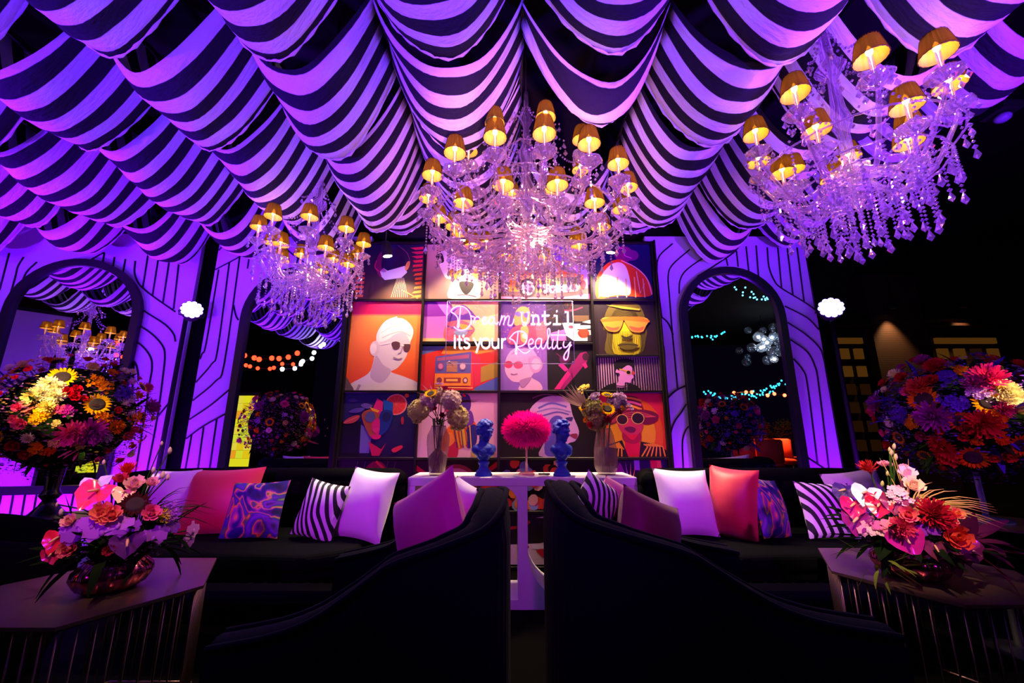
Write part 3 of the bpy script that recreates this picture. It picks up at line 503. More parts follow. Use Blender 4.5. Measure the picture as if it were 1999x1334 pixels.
a.blob([(0.1, 0.48), (0.2, 0.34), (0.5, 0.26), (0.8, 0.28), (0.92, 0.36), (0.86, 0.46), (0.7, 0.5), (0.4, 0.42), (0.2, 0.5)], '#780c38')
for i in range(4): a.line([(0.14 + i * 0.03, 0.47), (0.3, 0.36 + i * 0.02), (0.6, 0.30 + i * 0.03), (0.88 - i * 0.03, 0.38)], 0.008, '#e84858', 4)
a.blob([(0.28, 0.44), (0.44, 0.4), (0.66, 0.46), (0.64, 0.6), (0.54, 0.72), (0.46, 0.74), (0.34, 0.62)], '#c82850').rect(0.38, 0.66, 0.6, 0.99, '#d80c38').blob([(0.36, 0.62), (0.5, 0.74), (0.62, 0.62), (0.62, 0.74), (0.5, 0.8), (0.36, 0.74)], '#a81038').el(0.36, 0.42, 0.09, 0.085, '#e8a058').el(0.36, 0.42, 0.078, 0.074, '#380c28').el(0.6, 0.4, 0.1, 0.095, '#e8a058').el(0.6, 0.4, 0.088, 0.083, '#300a28').blob([(0.38, 0.56), (0.48, 0.53), (0.56, 0.57), (0.48, 0.62)], '#681048')
a.poly([(0, 1), (0.1, 0.82), (0.34, 0.74), (0.42, 1)], '#280c18').poly([(0.58, 1), (0.62, 0.76), (0.9, 0.82), (1, 0.9), (1, 1)], '#280c18')
for i in range(6): a.line([(0.02 + i * 0.06, 0.99), (0.1 + i * 0.045, 0.86), (0.3 + i * 0.012, 0.78 + i * 0.02)], 0.022, '#e88820').line([(0.62 + i * 0.07, 0.99), (0.72 + i * 0.045, 0.84), (0.66 + i * 0.03, 0.8)], 0.022, '#e88820')
a.build('poster of a woman in a striped sun hat on an orange sun')
# --- row 4
a = cell(XV[0], XV[1], 0.478, 0.943).bg('#180810', '#100610').blob([(0.34, 0.3), (0.4, 0.1), (0.5, 0.02), (0.62, 0.1), (0.66, 0.4), (0.5, 0.6)], '#8a1420').line([(0.5, 0.02), (0.64, 0.24), (0.66, 0.5)], 0.05, '#e05020', 4).el(0.4, 0.3, 0.05, 0.14, '#d890a8')
for i in range(6): a.line([(0.26 + i * 0.1, 0.02), (0.22 + i * 0.1, 0.4)], 0.006, '#786070')
a.build('dark poster with red streaks behind the left sofa')
a = cell(XV[1], XV[2], 0.478, 0.943).bg('#28080c')
for i in range(5): a.poly([(0, 0.1 + i * 0.2), (0.3, 0.45 + i * 0.1), (0.3, 0.5 + i * 0.1), (0, 0.22 + i * 0.2)], '#d0142c').poly([(1, 0.02 + i * 0.2), (0.7, 0.4 + i * 0.1), (0.7, 0.46 + i * 0.1), (1, 0.14 + i * 0.2)], '#c81428')
a.el(0.5, 0.5, 0.26, 0.42, '#a03038').el(0.5, 0.52, 0.22, 0.36, '#e89098').blob([(0.3, 0.5), (0.4, 0.3), (0.36, 0.6)], '#e87030').build('poster with red rays around a pink dome below the left vase')
a = cell(XV[2], XV[3], 0.478, 0.943).bg('#160812')
for i in range(46):
    u, v = 0.05 + 0.55 * random.random(), 0.05 + 0.9 * random.random(); a.el(u, v, 0.05, 0.12, random.choice(['#c02838', '#e07028', '#7068a8', '#8c9cc8', '#e8a0a0', '#301020', '#d84018']), random.uniform(0, 180), 8)
a.build('poster of red and blue petals below the pink lamp')
a = cell(XV[3], XV[4], 0.478, 0.943).bg('#20103c').rect(0.5, 0.0, 0.58, 0.2, '#a878c8').poly([(0.74, 0.0), (0.88, 0.0), (0.9, 0.4), (0.76, 0.44)], '#e84030').poly([(0.84, 0), (0.9, 0), (0.92, 0.4), (0.84, 0.42)], '#f08838')
for i in range(14):
    t = R(190 + i * 13); a.poly([(0.4, 0.62), (0.38 + 0.36 * math.cos(t), 0.62 + 0.6 * math.sin(t)), (0.44, 0.6)], ['#f08830', '#e86048', '#d070c0', '#f0b060'][i % 4])
a.blob([(0.08, 0.5), (0.2, 0.1), (0.32, 0.5)], '#e81868').blob([(0.2, 0.5), (0.28, 0.05), (0.36, 0.4)], '#a01890').build('poster of orange and violet tropical flowers behind the right vase')
# --- row 5
for i, (lab, cols) in enumerate((('dark poster at floor level behind the left sofa', ('#140a12', '#801828', '#503040')), ('poster of a pale face and black hair behind the console, left', ('#140a10', '#e0b0bc', '#b01830')), ('poster of a pale face with red lips behind the console', ('#1c0e16', '#e8c4cc', '#d01c34')), ('dark floral poster at floor level behind the right sofa', ('#180c20', '#a03058', '#e07838')))):
    a = cell(XV[i], XV[i + 1], 0.03, 0.478).bg(cols[0])
    if i == 2:
        a.poly([(0.0, 1), (0.03, 0.62), (0.5, 0.58), (0.56, 0.9), (0.5, 1)], cols[1]).line([(0.05, 0.3), (0.2, 0.26), (0.3, 0.16)], 0.06, '#c02030', 4).el(0.24, 0.66, 0.05, 0.05, '#8a1428').el(0.24, 0.66, 0.025, 0.025, '#e8a0a8').rect(0.32, 0.62, 0.62, 0.7, '#f0d8e0').blob([(0.36, 0.72), (0.56, 0.7), (0.6, 0.86), (0.48, 0.92)], cols[2]).poly([(0.36, 0.08), (0.62, 0.0), (0.62, 0.1)], '#f0d8e0').poly([(0.4, 0.58), (0.62, 0.54), (0.62, 0.6)], '#f0d8e0').poly([(0.0, 0.75), (0.1, 0.7), (0.1, 0.95), (0, 0.95)], '#a01828').poly([(0.62, 0.98), (0.56, 0.85), (0.6, 0.7), (0.9, 0.75), (0.95, 1)], '#100810')
    elif i == 1: a.poly([(0.6, 1), (0.62, 0.7), (0.9, 0.66), (0.97, 1)], cols[1]).poly([(0.82, 0.72), (0.98, 0.7), (0.98, 0.94), (0.86, 0.96)], cols[2]).blob([(0.1, 0.9), (0.2, 0.4), (0.4, 0.3), (0.5, 0.9)], '#3a1c2c')
    else:
        for k in range(10): a.el(random.random(), random.random(), 0.08, 0.14, cols[1 + k % 2], random.uniform(0, 180), 8)
    a.build(lab)
# --- black steel grid that carries the posters
gr = thing('display_grid', 'black steel grid frame carrying the wall of posters', 'display stand', (0, 0, 0))
m_steel = mat('dark_steel', '#2a2422', 0.35, 0.7)
def bar(x0, x1, z0, z1, d=0.035): MB().rbox(((x0 + x1) / 2, PY - 0.002, (z0 + z1) / 2), (x1 - x0, d, z1 - z0), 0.003).build('bar', m_steel, gr, False)
b = 0.013
for x in XV: bar(x - b, x + b, 0.0, 3.135, 0.05)
bar(XV[0] - .03, XV[0] - .012, 0, 3.14, 0.09); bar(XV[4] + .012, XV[4] + .03, 0, 3.14, 0.09)
for z in (3.12, 2.49, 1.565, 0.943, 0.478, 0.02): bar(XV[0], XV[4], z - b, z + b)
bar(XV[1], XV[2], 2.04 - b, 2.04 + b); bar(0.36, XV[3], 2.04 - b, 2.04 + b); bar(XV[3], XV[4], 1.914 - b, 1.914 + b)

# ================================================================== NEON SIGN
SY = 3.62
def sp(x, y): return at(865 + x / 7.404, 580 + y / 7.404, SY)
sg = thing('neon_sign', 'clear acrylic sign with pink and white neon words Dream Until it\'s your Reality', 'sign')
c0, c1 = sp(60, 50), sp(1905, 960)
m_acr = crystal_mat('clear_acrylic', (0.97, 0.97, 1.0), 0.93, 0.06, 0.02)
MB().rbox(((c0.x + c1.x) / 2, SY + 0.02, (c0.z + c1.z) / 2), (c1.x - c0.x, 0.008, c0.z - c1.z), 0.002).build('acrylic_sheet', m_acr, sg, False)
m_edge = mat('acrylic_edge', '#d8c8e8', 0.2)
for (xa, za, xb, zb) in ((c0.x, c1.z, c1.x, c1.z), (c1.x, c1.z, c1.x, c0.z), (c0.x, c1.z, c0.x, c0.z), (c0.x, c0.z, c1.x, c0.z)):
    MB().tube([(xa, SY + 0.02, za), (xb, SY + 0.02, zb)], 0.0028, 4).build('sheet_edge', m_edge, sg)
for (x, y) in ((90, 75), (1870, 75), (90, 935), (1885, 935)):
    p = sp(x, y); MB().tube([(p.x, SY + 0.01, p.z), (p.x, PY - 0.02, p.z)], 0.007, 8).build('standoff', mat('chrome', '#d0d0d8', 0.15, 1), sg)
n_pink = emat('neon_pink', '#ff80ff', 4.5); n_white = emat('neon_white', '#ffe8ff', 6.0)
WORDS = {'D': (n_pink, [[(155, 430), (200, 465), (260, 480), (330, 465), (390, 400), (405, 310), (375, 215), (310, 150), (230, 135), (150, 160), (115, 210), (165, 245), (205, 290), (215, 350), (206, 425), (216, 445), (226, 425), (235, 330), (245, 230), (255, 145)]]),
 'r': (n_pink, [[(405, 275), (450, 290), (448, 340), (440, 385)], [(446, 350), (468, 300), (500, 285), (530, 305)]]),
 'e': (n_pink, [[(560, 345), (615, 325), (618, 292), (585, 292), (565, 340), (590, 385), (650, 360)]]),
 'a': (n_pink, [[(740, 300), (695, 290), (662, 340), (685, 388), (728, 360), (745, 300), (742, 365), (775, 388), (800, 360)]]),
 'm': (n_pink, [[(850, 265), (835, 330), (815, 405)], [(832, 345), (865, 285), (892, 280), (888, 340), (872, 400)], [(886, 345), (925, 280), (955, 285), (948, 350), (940, 400), (985, 410), (1012, 370), (1022, 320)]]),
 'U': (n_pink, [[(1112, 222), (1162, 222)], [(1136, 222), (1140, 330), (1162, 378), (1192, 388), (1220, 360), (1235, 222)], [(1206, 222), (1252, 222)]]),
 'n': (n_white, [[(1272, 262), (1300, 262), (1300, 388)], [(1268, 390), (1332, 390)], [(1300, 295), (1335, 262), (1368, 270), (1380, 300), (1380, 388)], [(1352, 390), (1412, 390)]]),
 't': (n_white, [[(1470, 205), (1470, 355), (1490, 388), (1530, 388), (1556, 368)], [(1428, 266), (1538, 266)]]),
 'i': (n_white, [[(1645, 196), (1646, 212)], [(1600, 268), (1645, 268), (1645, 388)], [(1590, 390), (1702, 390)]]),
 'l': (n_white, [[(1762, 215), (1803, 215), (1805, 385)], [(1745, 387), (1872, 387)]]),
 'i2': (n_white, [[(168, 575), (168, 742)], [(168, 552), (168, 556)]]), 't2': (n_white, [[(236, 560), (236, 715), (252, 740), (278, 736)], [(206, 612), (270, 612)]]), 'apo': (n_white, [[(296, 548), (288, 582)]]),
 's': (n_white, [[(376, 615), (340, 596), (310, 615), (318, 648), (355, 665), (381, 692), (366, 726), (330, 740), (300, 722)]]), 'y': (n_white, [[(440, 592), (496, 710)], [(545, 592), (480, 802)]]),
 'o': (n_white, [[(615 + 62 * math.cos(i * 0.5236), 668 + 72 * math.sin(i * 0.5236)) for i in range(13)]]), 'u': (n_white, [[(710, 600), (710, 690), (732, 732), (772, 732), (798, 695), (800, 600)], [(800, 600), (800, 740)]]), 'r2': (n_white, [[(850, 600), (850, 742)], [(850, 660), (868, 615), (908, 602)]]),
 'R': (n_pink, [[(1084, 510), (1075, 600), (1062, 720), (1067, 800), (1056, 826), (1044, 800), (1052, 720), (1036, 650), (992, 612), (962, 602), (985, 568), (1030, 520), (1100, 495), (1170, 510), (1212, 570), (1200, 650), (1150, 700), (1090, 716), (1062, 722), (1110, 770), (1160, 805), (1212, 806), (1252, 775)]]),
 'e2': (n_pink, [[(1235, 690), (1290, 668), (1302, 630), (1275, 605), (1245, 630), (1235, 690), (1252, 735), (1292, 746), (1335, 710)]]), 'a2': (n_pink, [[(1422, 605), (1375, 600), (1338, 650), (1342, 720), (1376, 746), (1410, 700), (1426, 605), (1420, 715), (1440, 746), (1466, 738)]]),
 'l2': (n_pink, [[(1466, 738), (1500, 650), (1540, 540), (1542, 480), (1526, 455), (1511, 480), (1515, 600), (1510, 715), (1530, 746), (1560, 725)]]), 'i3': (n_pink, [[(1592, 610), (1577, 700), (1587, 742), (1612, 740), (1640, 695)]]), 't3': (n_pink, [[(1670, 482), (1656, 600), (1650, 705), (1670, 746), (1712, 732)], [(1552, 550), (1790, 550)]]),
 'y2': (n_pink, [[(1748, 640), (1737, 690), (1757, 727), (1792, 715), (1842, 650)], [(1842, 650), (1822, 740), (1806, 860), (1780, 906), (1750, 890), (1752, 840), (1790, 780), (1855, 690)]])}
for k, (m, strokes) in WORDS.items():
    mb = MB()
    for s in strokes:
        pts = [sp(x, y) for x, y in s]
        if len(pts) > 3 and k not in ('n', 'i', 'l'): pts = spline(pts, 5)
        mb.tube(pts, 0.0055 if m is n_pink else 0.007, 6)
    mb.build('neon_letter', m, sg)
# ================================================================== STRIPED CEILING DRAPES
def stripe_nodes(nt, b):
    uv = nt.nodes.new('ShaderNodeUVMap'); sx = nt.nodes.new('ShaderNodeSeparateXYZ'); nt.links.new(uv.outputs[0], sx.inputs[0])
    n = nt.nodes.new('ShaderNodeTexNoise'); n.inputs['Scale'].default_value = 3; nt.links.new(uv.outputs[0], n.inputs['Vector'])
    m = nt.nodes.new('ShaderNodeMath'); m.operation = 'MULTIPLY_ADD'; m.inputs[1].default_value = 0.02; nt.links.new(n.outputs['Fac'], m.inputs[0]); nt.links.new(sx.outputs[1], m.inputs[2])
    d = nt.nodes.new('ShaderNodeMath'); d.operation = 'DIVIDE'; d.inputs[1].default_value = 0.14; nt.links.new(m.outputs[0], d.inputs[0])
    f = nt.nodes.new('ShaderNodeMath'); f.operation = 'FRACT'; nt.links.new(d.outputs[0], f.inputs[0])
    nt.links.new(ramp(nt, f.outputs[0], [(0.0, '#25232c'), (0.49, '#25232c'), (0.51, '#e6e2ec'), (0.985, '#e6e2ec'), (1.0, '#25232c')]), b.inputs['Base Color'])
    mp = nt.nodes.new('ShaderNodeMapping'); mp.inputs['Scale'].default_value = (14, 45, 1); mp.inputs['Rotation'].default_value = (0, 0, 0.6); nt.links.new(uv.outputs[0], mp.inputs[0])
    n2 = nt.nodes.new('ShaderNodeTexNoise'); n2.inputs['Scale'].default_value = 1.0; n2.inputs['Detail'].default_value = 5; nt.links.new(mp.outputs[0], n2.inputs['Vector'])
    bp = nt.nodes.new('ShaderNodeBump'); bp.inputs['Strength'].default_value = 0.6; bp.inputs['Distance'].default_value = 0.02
    nt.links.new(n2.outputs['Fac'], bp.inputs['Height']); nt.links.new(bp.outputs[0], b.inputs['Normal'])
    b.inputs['Specular IOR Level'].default_value = 0.15
m_stripe = node_mat('striped_cloth', stripe_nodes, 0.85)
m_hem = mat('frayed_hem', '#d8d2e0', 0.9)
def drape(x0, x1, y0, y1, z0, sag, label, group, seed, hemmed=True):
    rnd = random.Random(seed); nu, nv = 25, max(8, int((y1 - y0) / 0.045)); w = x1 - x0
    p1, p2, p3 = rnd.uniform(0, 6), rnd.uniform(0, 6), rnd.uniform(0, 6); s2 = rnd.uniform(-0.03, 0.03); ph = rnd.uniform(0, 0.125)
    sk = rnd.uniform(-0.03, 0.03)
    def fn(u, v):
        e = 2 * u - 1; prof = 1 - abs(e) ** 2.1
        ed = abs(2 * v - 1)
        s = sag * (1 + 0.05 * math.sin(3 * v + p1)) * (1 - 0.05 * ed ** 3 - 0.15 * (1 - v) ** 3) + s2
        x = x0 + w * u + 0.012 * math.sin(9 * v + 5 * u + p2)
        y = y0 + (y1 - y0) * v + 0.02 * math.sin(7 * u + p3) * ed + sk * e
        z = z0 - s * prof + 0.005 * math.sin(19 * u + 6 * v + p1) * prof + 0.006 * math.sin(31 * v + 9 * u)
        return Vector((x, y, z))
    mb = MB().grid(fn, nu, nv); me = mb.mesh('ceiling_drape', m_stripe)
    uvl = me.uv_layers.new(name='UVMap'); L = w * 1.6
    uvs = [(i / (nu - 1) * L, (y1 - y0) * j / (nv - 1) + ph) for j in range(nv) for i in range(nu)]
    flat = []
    for lp in me.loops: flat += uvs[lp.vertex_index]
    uvl.data.foreach_set('uv', flat)
    o = tag(link('ceiling_drape', me), label, 'drape', group)
    sm = o.modifiers.new('thick', 'SOLIDIFY'); sm.thickness = 0.003; sm.offset = 0
    if hemmed:
        pts = [fn(i / 36, 1.0) + Vector((0, 0.002, -0.003 + 0.004 * math.sin(i * 2.1) + rnd.uniform(-.003, .003))) for i in range(37)]
        MB().tube(pts, [0.006 + 0.003 * math.sin(i * 1.7) for i in range(37)], 5).build('hem', m_hem, o)
    return o
PIN = [-6.1, -5.34, -4.58, -3.80, -3.04, -2.28, -1.52, -0.76, 0.06, 0.88, 1.65, 2.45, 3.15]
ROWS = [(-1.0, -0.15), (-0.05, 0.72), (0.86, 1.54), (1.68, 2.19), (2.31, 3.16), (3.30, 3.78)]
CN = ['', '', '', 'in the far left column', 'in the second column from the left edge', 'in the third column from the left edge', 'over the left chandelier', 'in the column left of the central chandelier', 'in the column over the central chandelier', 'in the column right of the central chandelier', 'in the column over the right chandelier', 'in the outermost right column']
RN = ['', '', 'nearest the camera', 'second from the camera', 'third from the camera', 'against the backdrop panels']
for ci in range(len(PIN) - 1):
    for ri, (ya, yb) in enumerate(ROWS):
        x0, x1 = PIN[ci], PIN[ci + 1]
        if ci == 8 and ri == 3: ya, yb = 1.74, 1.93
        if ci == 8 and ri == 4: ya, yb = 2.75, 3.18
        if ri == 5: yb = min(yb, 4.0 + (x0 + 3.37) * 0.194 - 0.1) if x0 < -3 else yb
        if ri < 2 and ci in (0, 1, 11): continue
        if ri < 2 or ci < 3: lab, grp = 'striped ceiling swag outside the view, seen only in the mirrors', 'striped swags seen only in mirrors'
        else: lab, grp = 'striped ceiling swag %s, %s' % (CN[ci], RN[ri]), 'striped ceiling swags'
        if ri == 5 and 6 <= ci <= 9: sg_ = 0.30
        elif ci == 11: sg_ = 0.44
        else: sg_ = 0.62
        drape(x0, x1, ya, yb, 3.52, sg_ + (0.05 if ri == 5 else 0), lab, grp, ci * 17 + ri)
# battens the cloth is pinned to
for k, x in enumerate(PIN):
    tag(MB().box((x, 1.4, 3.55), (0.02, 4.8, 0.03)).build('trim_%d' % (k + 2), m_black, smooth=False), kind='structure', label='black batten holding the striped cloth')

# ================================================================== CHANDELIERS
m_cry = crystal_mat('crystal', (1.0, 0.94, 1.0), 0.40, 0.46, 0.03)
m_cryarm = crystal_mat('crystal_arm', (1.0, 0.9, 0.98), 0.50, 0.38, 0.05)
m_bulb = emat('bulb', '#ffd078', 36.0)
def shade_mat():
    m = bpy.data.materials.new('gold_organza'); m.use_nodes = True; nt = m.node_tree; nt.nodes.remove(nt.nodes['Principled BSDF'])
    tc = nt.nodes.new('ShaderNodeTexCoord'); sx = nt.nodes.new('ShaderNodeSeparateXYZ'); nt.links.new(tc.outputs['Object'], sx.inputs[0])
    at2 = nt.nodes.new('ShaderNodeMath'); at2.operation = 'ARCTAN2'; nt.links.new(sx.outputs[0], at2.inputs[0]); nt.links.new(sx.outputs[1], at2.inputs[1])
    n = nt.nodes.new('ShaderNodeTexNoise'); n.noise_dimensions = '1D'; n.inputs['Scale'].default_value = 14; nt.links.new(at2.outputs[0], n.inputs['W'])
    c = ramp(nt, n.outputs['Fac'], [(0.35, '#1e1606'), (0.65, '#7c6224')])
    d = nt.nodes.new('ShaderNodeBsdfDiffuse'); nt.links.new(c, d.inputs[0])
    t = nt.nodes.new('ShaderNodeBsdfTranslucent'); nt.links.new(c, t.inputs[0])
    x = nt.nodes.new('ShaderNodeBsdfTransparent'); x.inputs[0].default_value = (0.9, 0.75, 0.4, 1)
    a = nt.nodes.new('ShaderNodeMixShader'); a.inputs[0].default_value = 0.3; b = nt.nodes.new('ShaderNodeMixShader'); b.inputs[0].default_value = 0.25
    nt.links.new(d.outputs[0], a.inputs[1]); nt.links.new(t.outputs[0], a.inputs[2]); nt.links.new(a.outputs[0], b.inputs[1]); nt.links.new(x.outputs[0], b.inputs[2])
    nt.links.new(b.outputs[0], nt.nodes['Material Output'].inputs[0]); return m
m_shade = shade_mat()
# shared meshes -------------------------------------------------
sh = MB().lathe([(0.061, 0.0), (0.0615, 0.004), (0.054, 0.04), (0.043, 0.092), (0.042, 0.096)], 36, rip=lambda j, i: 1 + 0.02 * (1 if j % 2 else -1))
ME_SHADE = sh.mesh('lamp_shade', m_shade, False)
ME_LINING = MB().lathe([(0.0590, 0.001), (0.0518, 0.04), (0.0408, 0.092)], 36, rip=lambda j, i: 1 + 0.02 * (1 if j % 2 else -1)).mesh('shade_lining', thin_mat('gold_lining', '#e8bc50', 0.22, 0.12), False)
ME_TRIM = MB().tube([(0.0615 * math.cos(i * 0.2618), 0.0615 * math.sin(i * 0.2618), 0.002) for i in range(24)], 0.0016, 4, closed=True).mesh('shade_trim', mat('shade_trim', '#2c1c0a', 0.6))
ME_BULB = MB().lathe([(0.0, 0.045), (0.006, 0.035), (0.0125, 0.016), (0.012, 0.004), (0.006, -0.004), (0.0, -0.005)], 10).mesh('bulb', m_bulb)
cup = MB().lathe([(0.010, -0.035), (0.014, -0.02), (0.03, -0.012), (0.056, 0.012), (0.064, 0.02), (0.058, 0.02), (0.03, 0.0), (0.0, -0.004)], 24, rip=lambda j, i: 1 + 0.05 * math.cos(j * math.pi / 2))
cup.lathe([(0.012, -0.004), (0.014, 0.03), (0.010, 0.034), (0.010, 0.135), (0.0, 0.135)], 10)
cup.xf(Matrix.Diagonal((1.0, 1.0, 1.0, 1)))
ME_CUP = cup.mesh('drip_cup', m_cry)
def strand(L, drop=0.05, bead=0.0075, step=0.02):
    mb = MB(); z = 0.0
    while z > -(L - drop - 0.012): mb.octa((0, 0, z - step / 2), bead, bead * 1.1, bead * 1.1, 5); z -= step
    mb.octa((0, 0, z - 0.016), 0.0105, 0.012, 0.012, 6)
    zc = z - 0.03 - drop * 0.55; mb.octa((0, 0, zc), drop * 0.27, drop * 0.75, drop * 0.36, 6); return mb
ME_ST = [strand(L, d).mesh('crystal_strand', m_cry, False) for L, d in ((0.10, 0.045), (0.16, 0.05), (0.22, 0.055), (0.30, 0.055), (0.38, 0.06))]
pend = MB()
for k in range(6):
    t = k * math.pi / 3; p = (0.06 * math.cos(t), 0.06 * math.sin(t), 0.012); pend.octa((p[0], p[1], p[2] - 0.012), 0.007, 0.008, 0.008, 5); pend.octa((p[0], p[1], p[2] - 0.045), 0.0125, 0.024, 0.016, 6)
ME_PEND = pend.mesh('cup_pendants', m_cry, False)
def arm_mesh(r0, z0, r1, z1, dip):
    pts = spline([(r0, 0, z0), (r0 + (r1 - r0) * 0.25, 0, z0 - dip * 0.5), (r0 + (r1 - r0) * 0.6, 0, min(z0, z1) - dip), (r0 + (r1 - r0) * 0.93, 0, z1 - 0.09), (r1, 0, z1 - 0.03)], 6)
    mb = MB().tube(pts, [0.0135 - 0.005 * i / len(pts) for i in range(len(pts))], 7)
    # twisted ridge along the arm
    return mb.mesh('arm', m_cryarm)
SWAG = {}
def swag_mesh(r, z, da):
    k = (round(r, 3), round(z, 3), round(da, 3))
    if k not in SWAG:
        mb = MB(); nb = max(8, int(r * da / 0.018))
        for q in range(nb):
            f = (q + 0.5) / nb; a = da * f; zz = z - 0.015 - 0.09 * math.sin(math.pi * f); rr = r * (1 - 0.04 * math.sin(math.pi * f)); mb.octa((rr * math.cos(a), rr * math.sin(a), zz), 0.0075, 0.0085, 0.0085, 5)
        SWAG[k] = mb.mesh('swag_chain', m_cry, False)
    return SWAG[k]
def chandelier(label, loc, tiers, rings, column, crown, light_w, scale=1.0, seed=1, heart=0.0):
    rnd = random.Random(seed)
    t = thing('chandelier', label, 'chandelier', loc)
    MB().lathe(column, 14).build('column', m_cryarm, t)
    MB().tube([(0, 0, column[-1][1]), (0, 0, 5.0 - loc[2])], 0.008, 6).build('suspension_rod', mat('dark_rod', '#18141c', 0.4, 0.8), t)
    for (n, r, z0, z1, dip, a0, shaded) in tiers:
        am = arm_mesh(0.05, z0, r, z1, dip)
        for k in range(n):
            a = a0 + 2 * math.pi * k / n
            o = link('arm', am, t, rot=(0, 0, a))
            link('drip_cup', ME_CUP, o, (r, 0, z1)); link('cup_pendants', ME_PEND, o, (r, 0, z1), (0, 0, rnd.uniform(0, 1)))['kind'] = 'stuff'
            if shaded:
                sd = link('lamp_shade', ME_SHADE, o, (r, 0, z1 + 0.118)); link('shade_lining', ME_LINING, o, (r, 0, z1 + 0.118)); link('shade_trim', ME_TRIM, o, (r, 0, z1 + 0.118)); link('bulb', ME_BULB, o, (r, 0, z1 + 0.142))
            else: link('bulb', ME_BULB, o, (r, 0, z1 + 0.14))
            link('crystal_strand', ME_ST[rnd.choice((0, 1, 1, 2))], o, (r, 0, z1 - 0.03)); link('crystal_strand', ME_ST[rnd.choice((0, 1, 2))], o, (r * 0.62, 0, min(z0, z1) - dip)); link('crystal_strand', ME_ST[rnd.choice((0, 1))], o, (r * 0.86, 0, min(z0, z1) - dip * 0.5)); link('crystal_strand', ME_ST[rnd.choice((0, 0, 1))], o, (r * 0.36, 0, z0 - dip * 0.6)); link('swag_chain', swag_mesh(r, z1, 2 * math.pi / n), o)
    for (n, r, z, ks) in rings:
        if r > 0.03: MB().tube([(r * math.cos(i * 0.314), r * math.sin(i * 0.314), z) for i in range(20)], 0.005, 5, closed=True).build('ring', m_cryarm, t)
        for k in range(n):
            a = 2 * math.pi * (k + 0.3 * rnd.random()) / n; link('crystal_strand', ME_ST[rnd.choice(ks)], t, (r * math.cos(a), r * math.sin(a), z), (0, 0, rnd.uniform(0, 3)))
    for (n, r0, z0, r1, z1) in crown:
        for k in range(n):
            a = 2 * math.pi * k / n; mb = MB()
            for q in range(9):
                f = q / 8; rr = r0 + (r1 - r0) * f; zz = z0 + (z1 - z0) * f - 0.05 * math.sin(f * math.pi); mb.octa((rr * math.cos(a), rr * math.sin(a), zz), 0.008, 0.011, 0.011, 5)
            mb.octa((r1 * math.cos(a), r1 * math.sin(a), z1 - 0.045), 0.014, 0.028, 0.018, 6); mb.build('crown_strand', m_cry, t, False)['kind'] = 'stuff'
    if light_w:
        for (dz, w) in light_w:
            l = bpy.data.lights.new('chandelier_lamp', 'POINT'); l.energy = w; l.color = (1.0, 0.62, 0.30); l.shadow_soft_size = 0.03
            lo = bpy.data.objects.new('chandelier_lamp', l); COL.objects.link(lo); lo.parent = t; lo.location = (0.06, -0.05, dz)
    return t
CC = (0.10, 2.40, 2.07)
colm = [(0.0, 0.10), (0.02, 0.12), (0.05, 0.17), (0.07, 0.24), (0.05, 0.30), (0.10, 0.36), (0.11, 0.40), (0.05, 0.44), (0.03, 0.50), (0.05, 0.60), (0.07, 0.68), (0.04, 0.74), (0.025, 0.85), (0.05, 0.95), (0.06, 1.0), (0.03, 1.06), (0.02, 1.2), (0.045, 1.26), (0.02, 1.34), (0.015, 1.5)]
chandelier('large two tier crystal chandelier with gold shades, hanging over the centre', CC,
    [(16, 0.65, 0.38, 0.485, 0.10, 0.1, True), (8, 0.40, 0.66, 0.815, 0.06, 0.25, True), (10, 0.48, 0.34, 0.32, 0.09, 0.0, True)],
    [(20, 0.50, 0.34, (0, 1)), (20, 0.38, 0.32, (1, 2)), (18, 0.26, 0.31, (2, 2, 3)), (12, 0.16, 0.31, (3,)), (6, 0.07, 0.32, (3, 3)), (16, 0.60, 0.42, (0, 0, 1)), (14, 0.25, 0.74, (1, 2)), (12, 0.14, 1.0, (1, 2))],
    colm, [(10, 0.03, 1.35, 0.26, 1.10), (8, 0.04, 1.12, 0.33, 0.86)], [(0.46, 6), (0.30, 3)], seed=3)
cols = [(0.0, 0.0), (0.015, 0.02), (0.04, 0.06), (0.05, 0.10), (0.03, 0.15), (0.07, 0.20), (0.075, 0.23), (0.03, 0.27), (0.025, 0.42), (0.05, 0.5), (0.03, 0.58), (0.02, 0.75), (0.07, 0.82), (0.03, 0.88), (0.02, 1.1)]
def small(label, loc, rz, seed):
    t = chandelier(label, loc, [(9, 0.385, 0.20, 0.38, 0.10, 0.2, True), (5, 0.27, 0.16, 0.22, 0.07, 0.5, True)],
        [(24, 0.33, 0.15, (1, 2, 2)), (20, 0.24, 0.13, (2, 2, 3)), (14, 0.15, 0.12, (2, 3)), (8, 0.07, 0.10, (2, 3)), (18, 0.39, 0.26, (0, 1))], cols, [(9, 0.03, 1.02, 0.14, 0.82), (8, 0.05, 0.82, 0.2, 0.62)], [(0.28, 1.6)], seed=seed)
    t.rotation_euler.z = rz; return t
small('smaller crystal chandelier with gold shades, left of the large central one', (-1.62, 3.0, 2.22), 0.0, 5)
small('smaller crystal chandelier with gold shades, hanging at the right edge of the swags', (1.66, 1.72, 2.22), 0.6, 8)
small('crystal chandelier outside the view, reflected in the far left mirror', (-5.3, 1.5, 2.05), 0.3, 11)

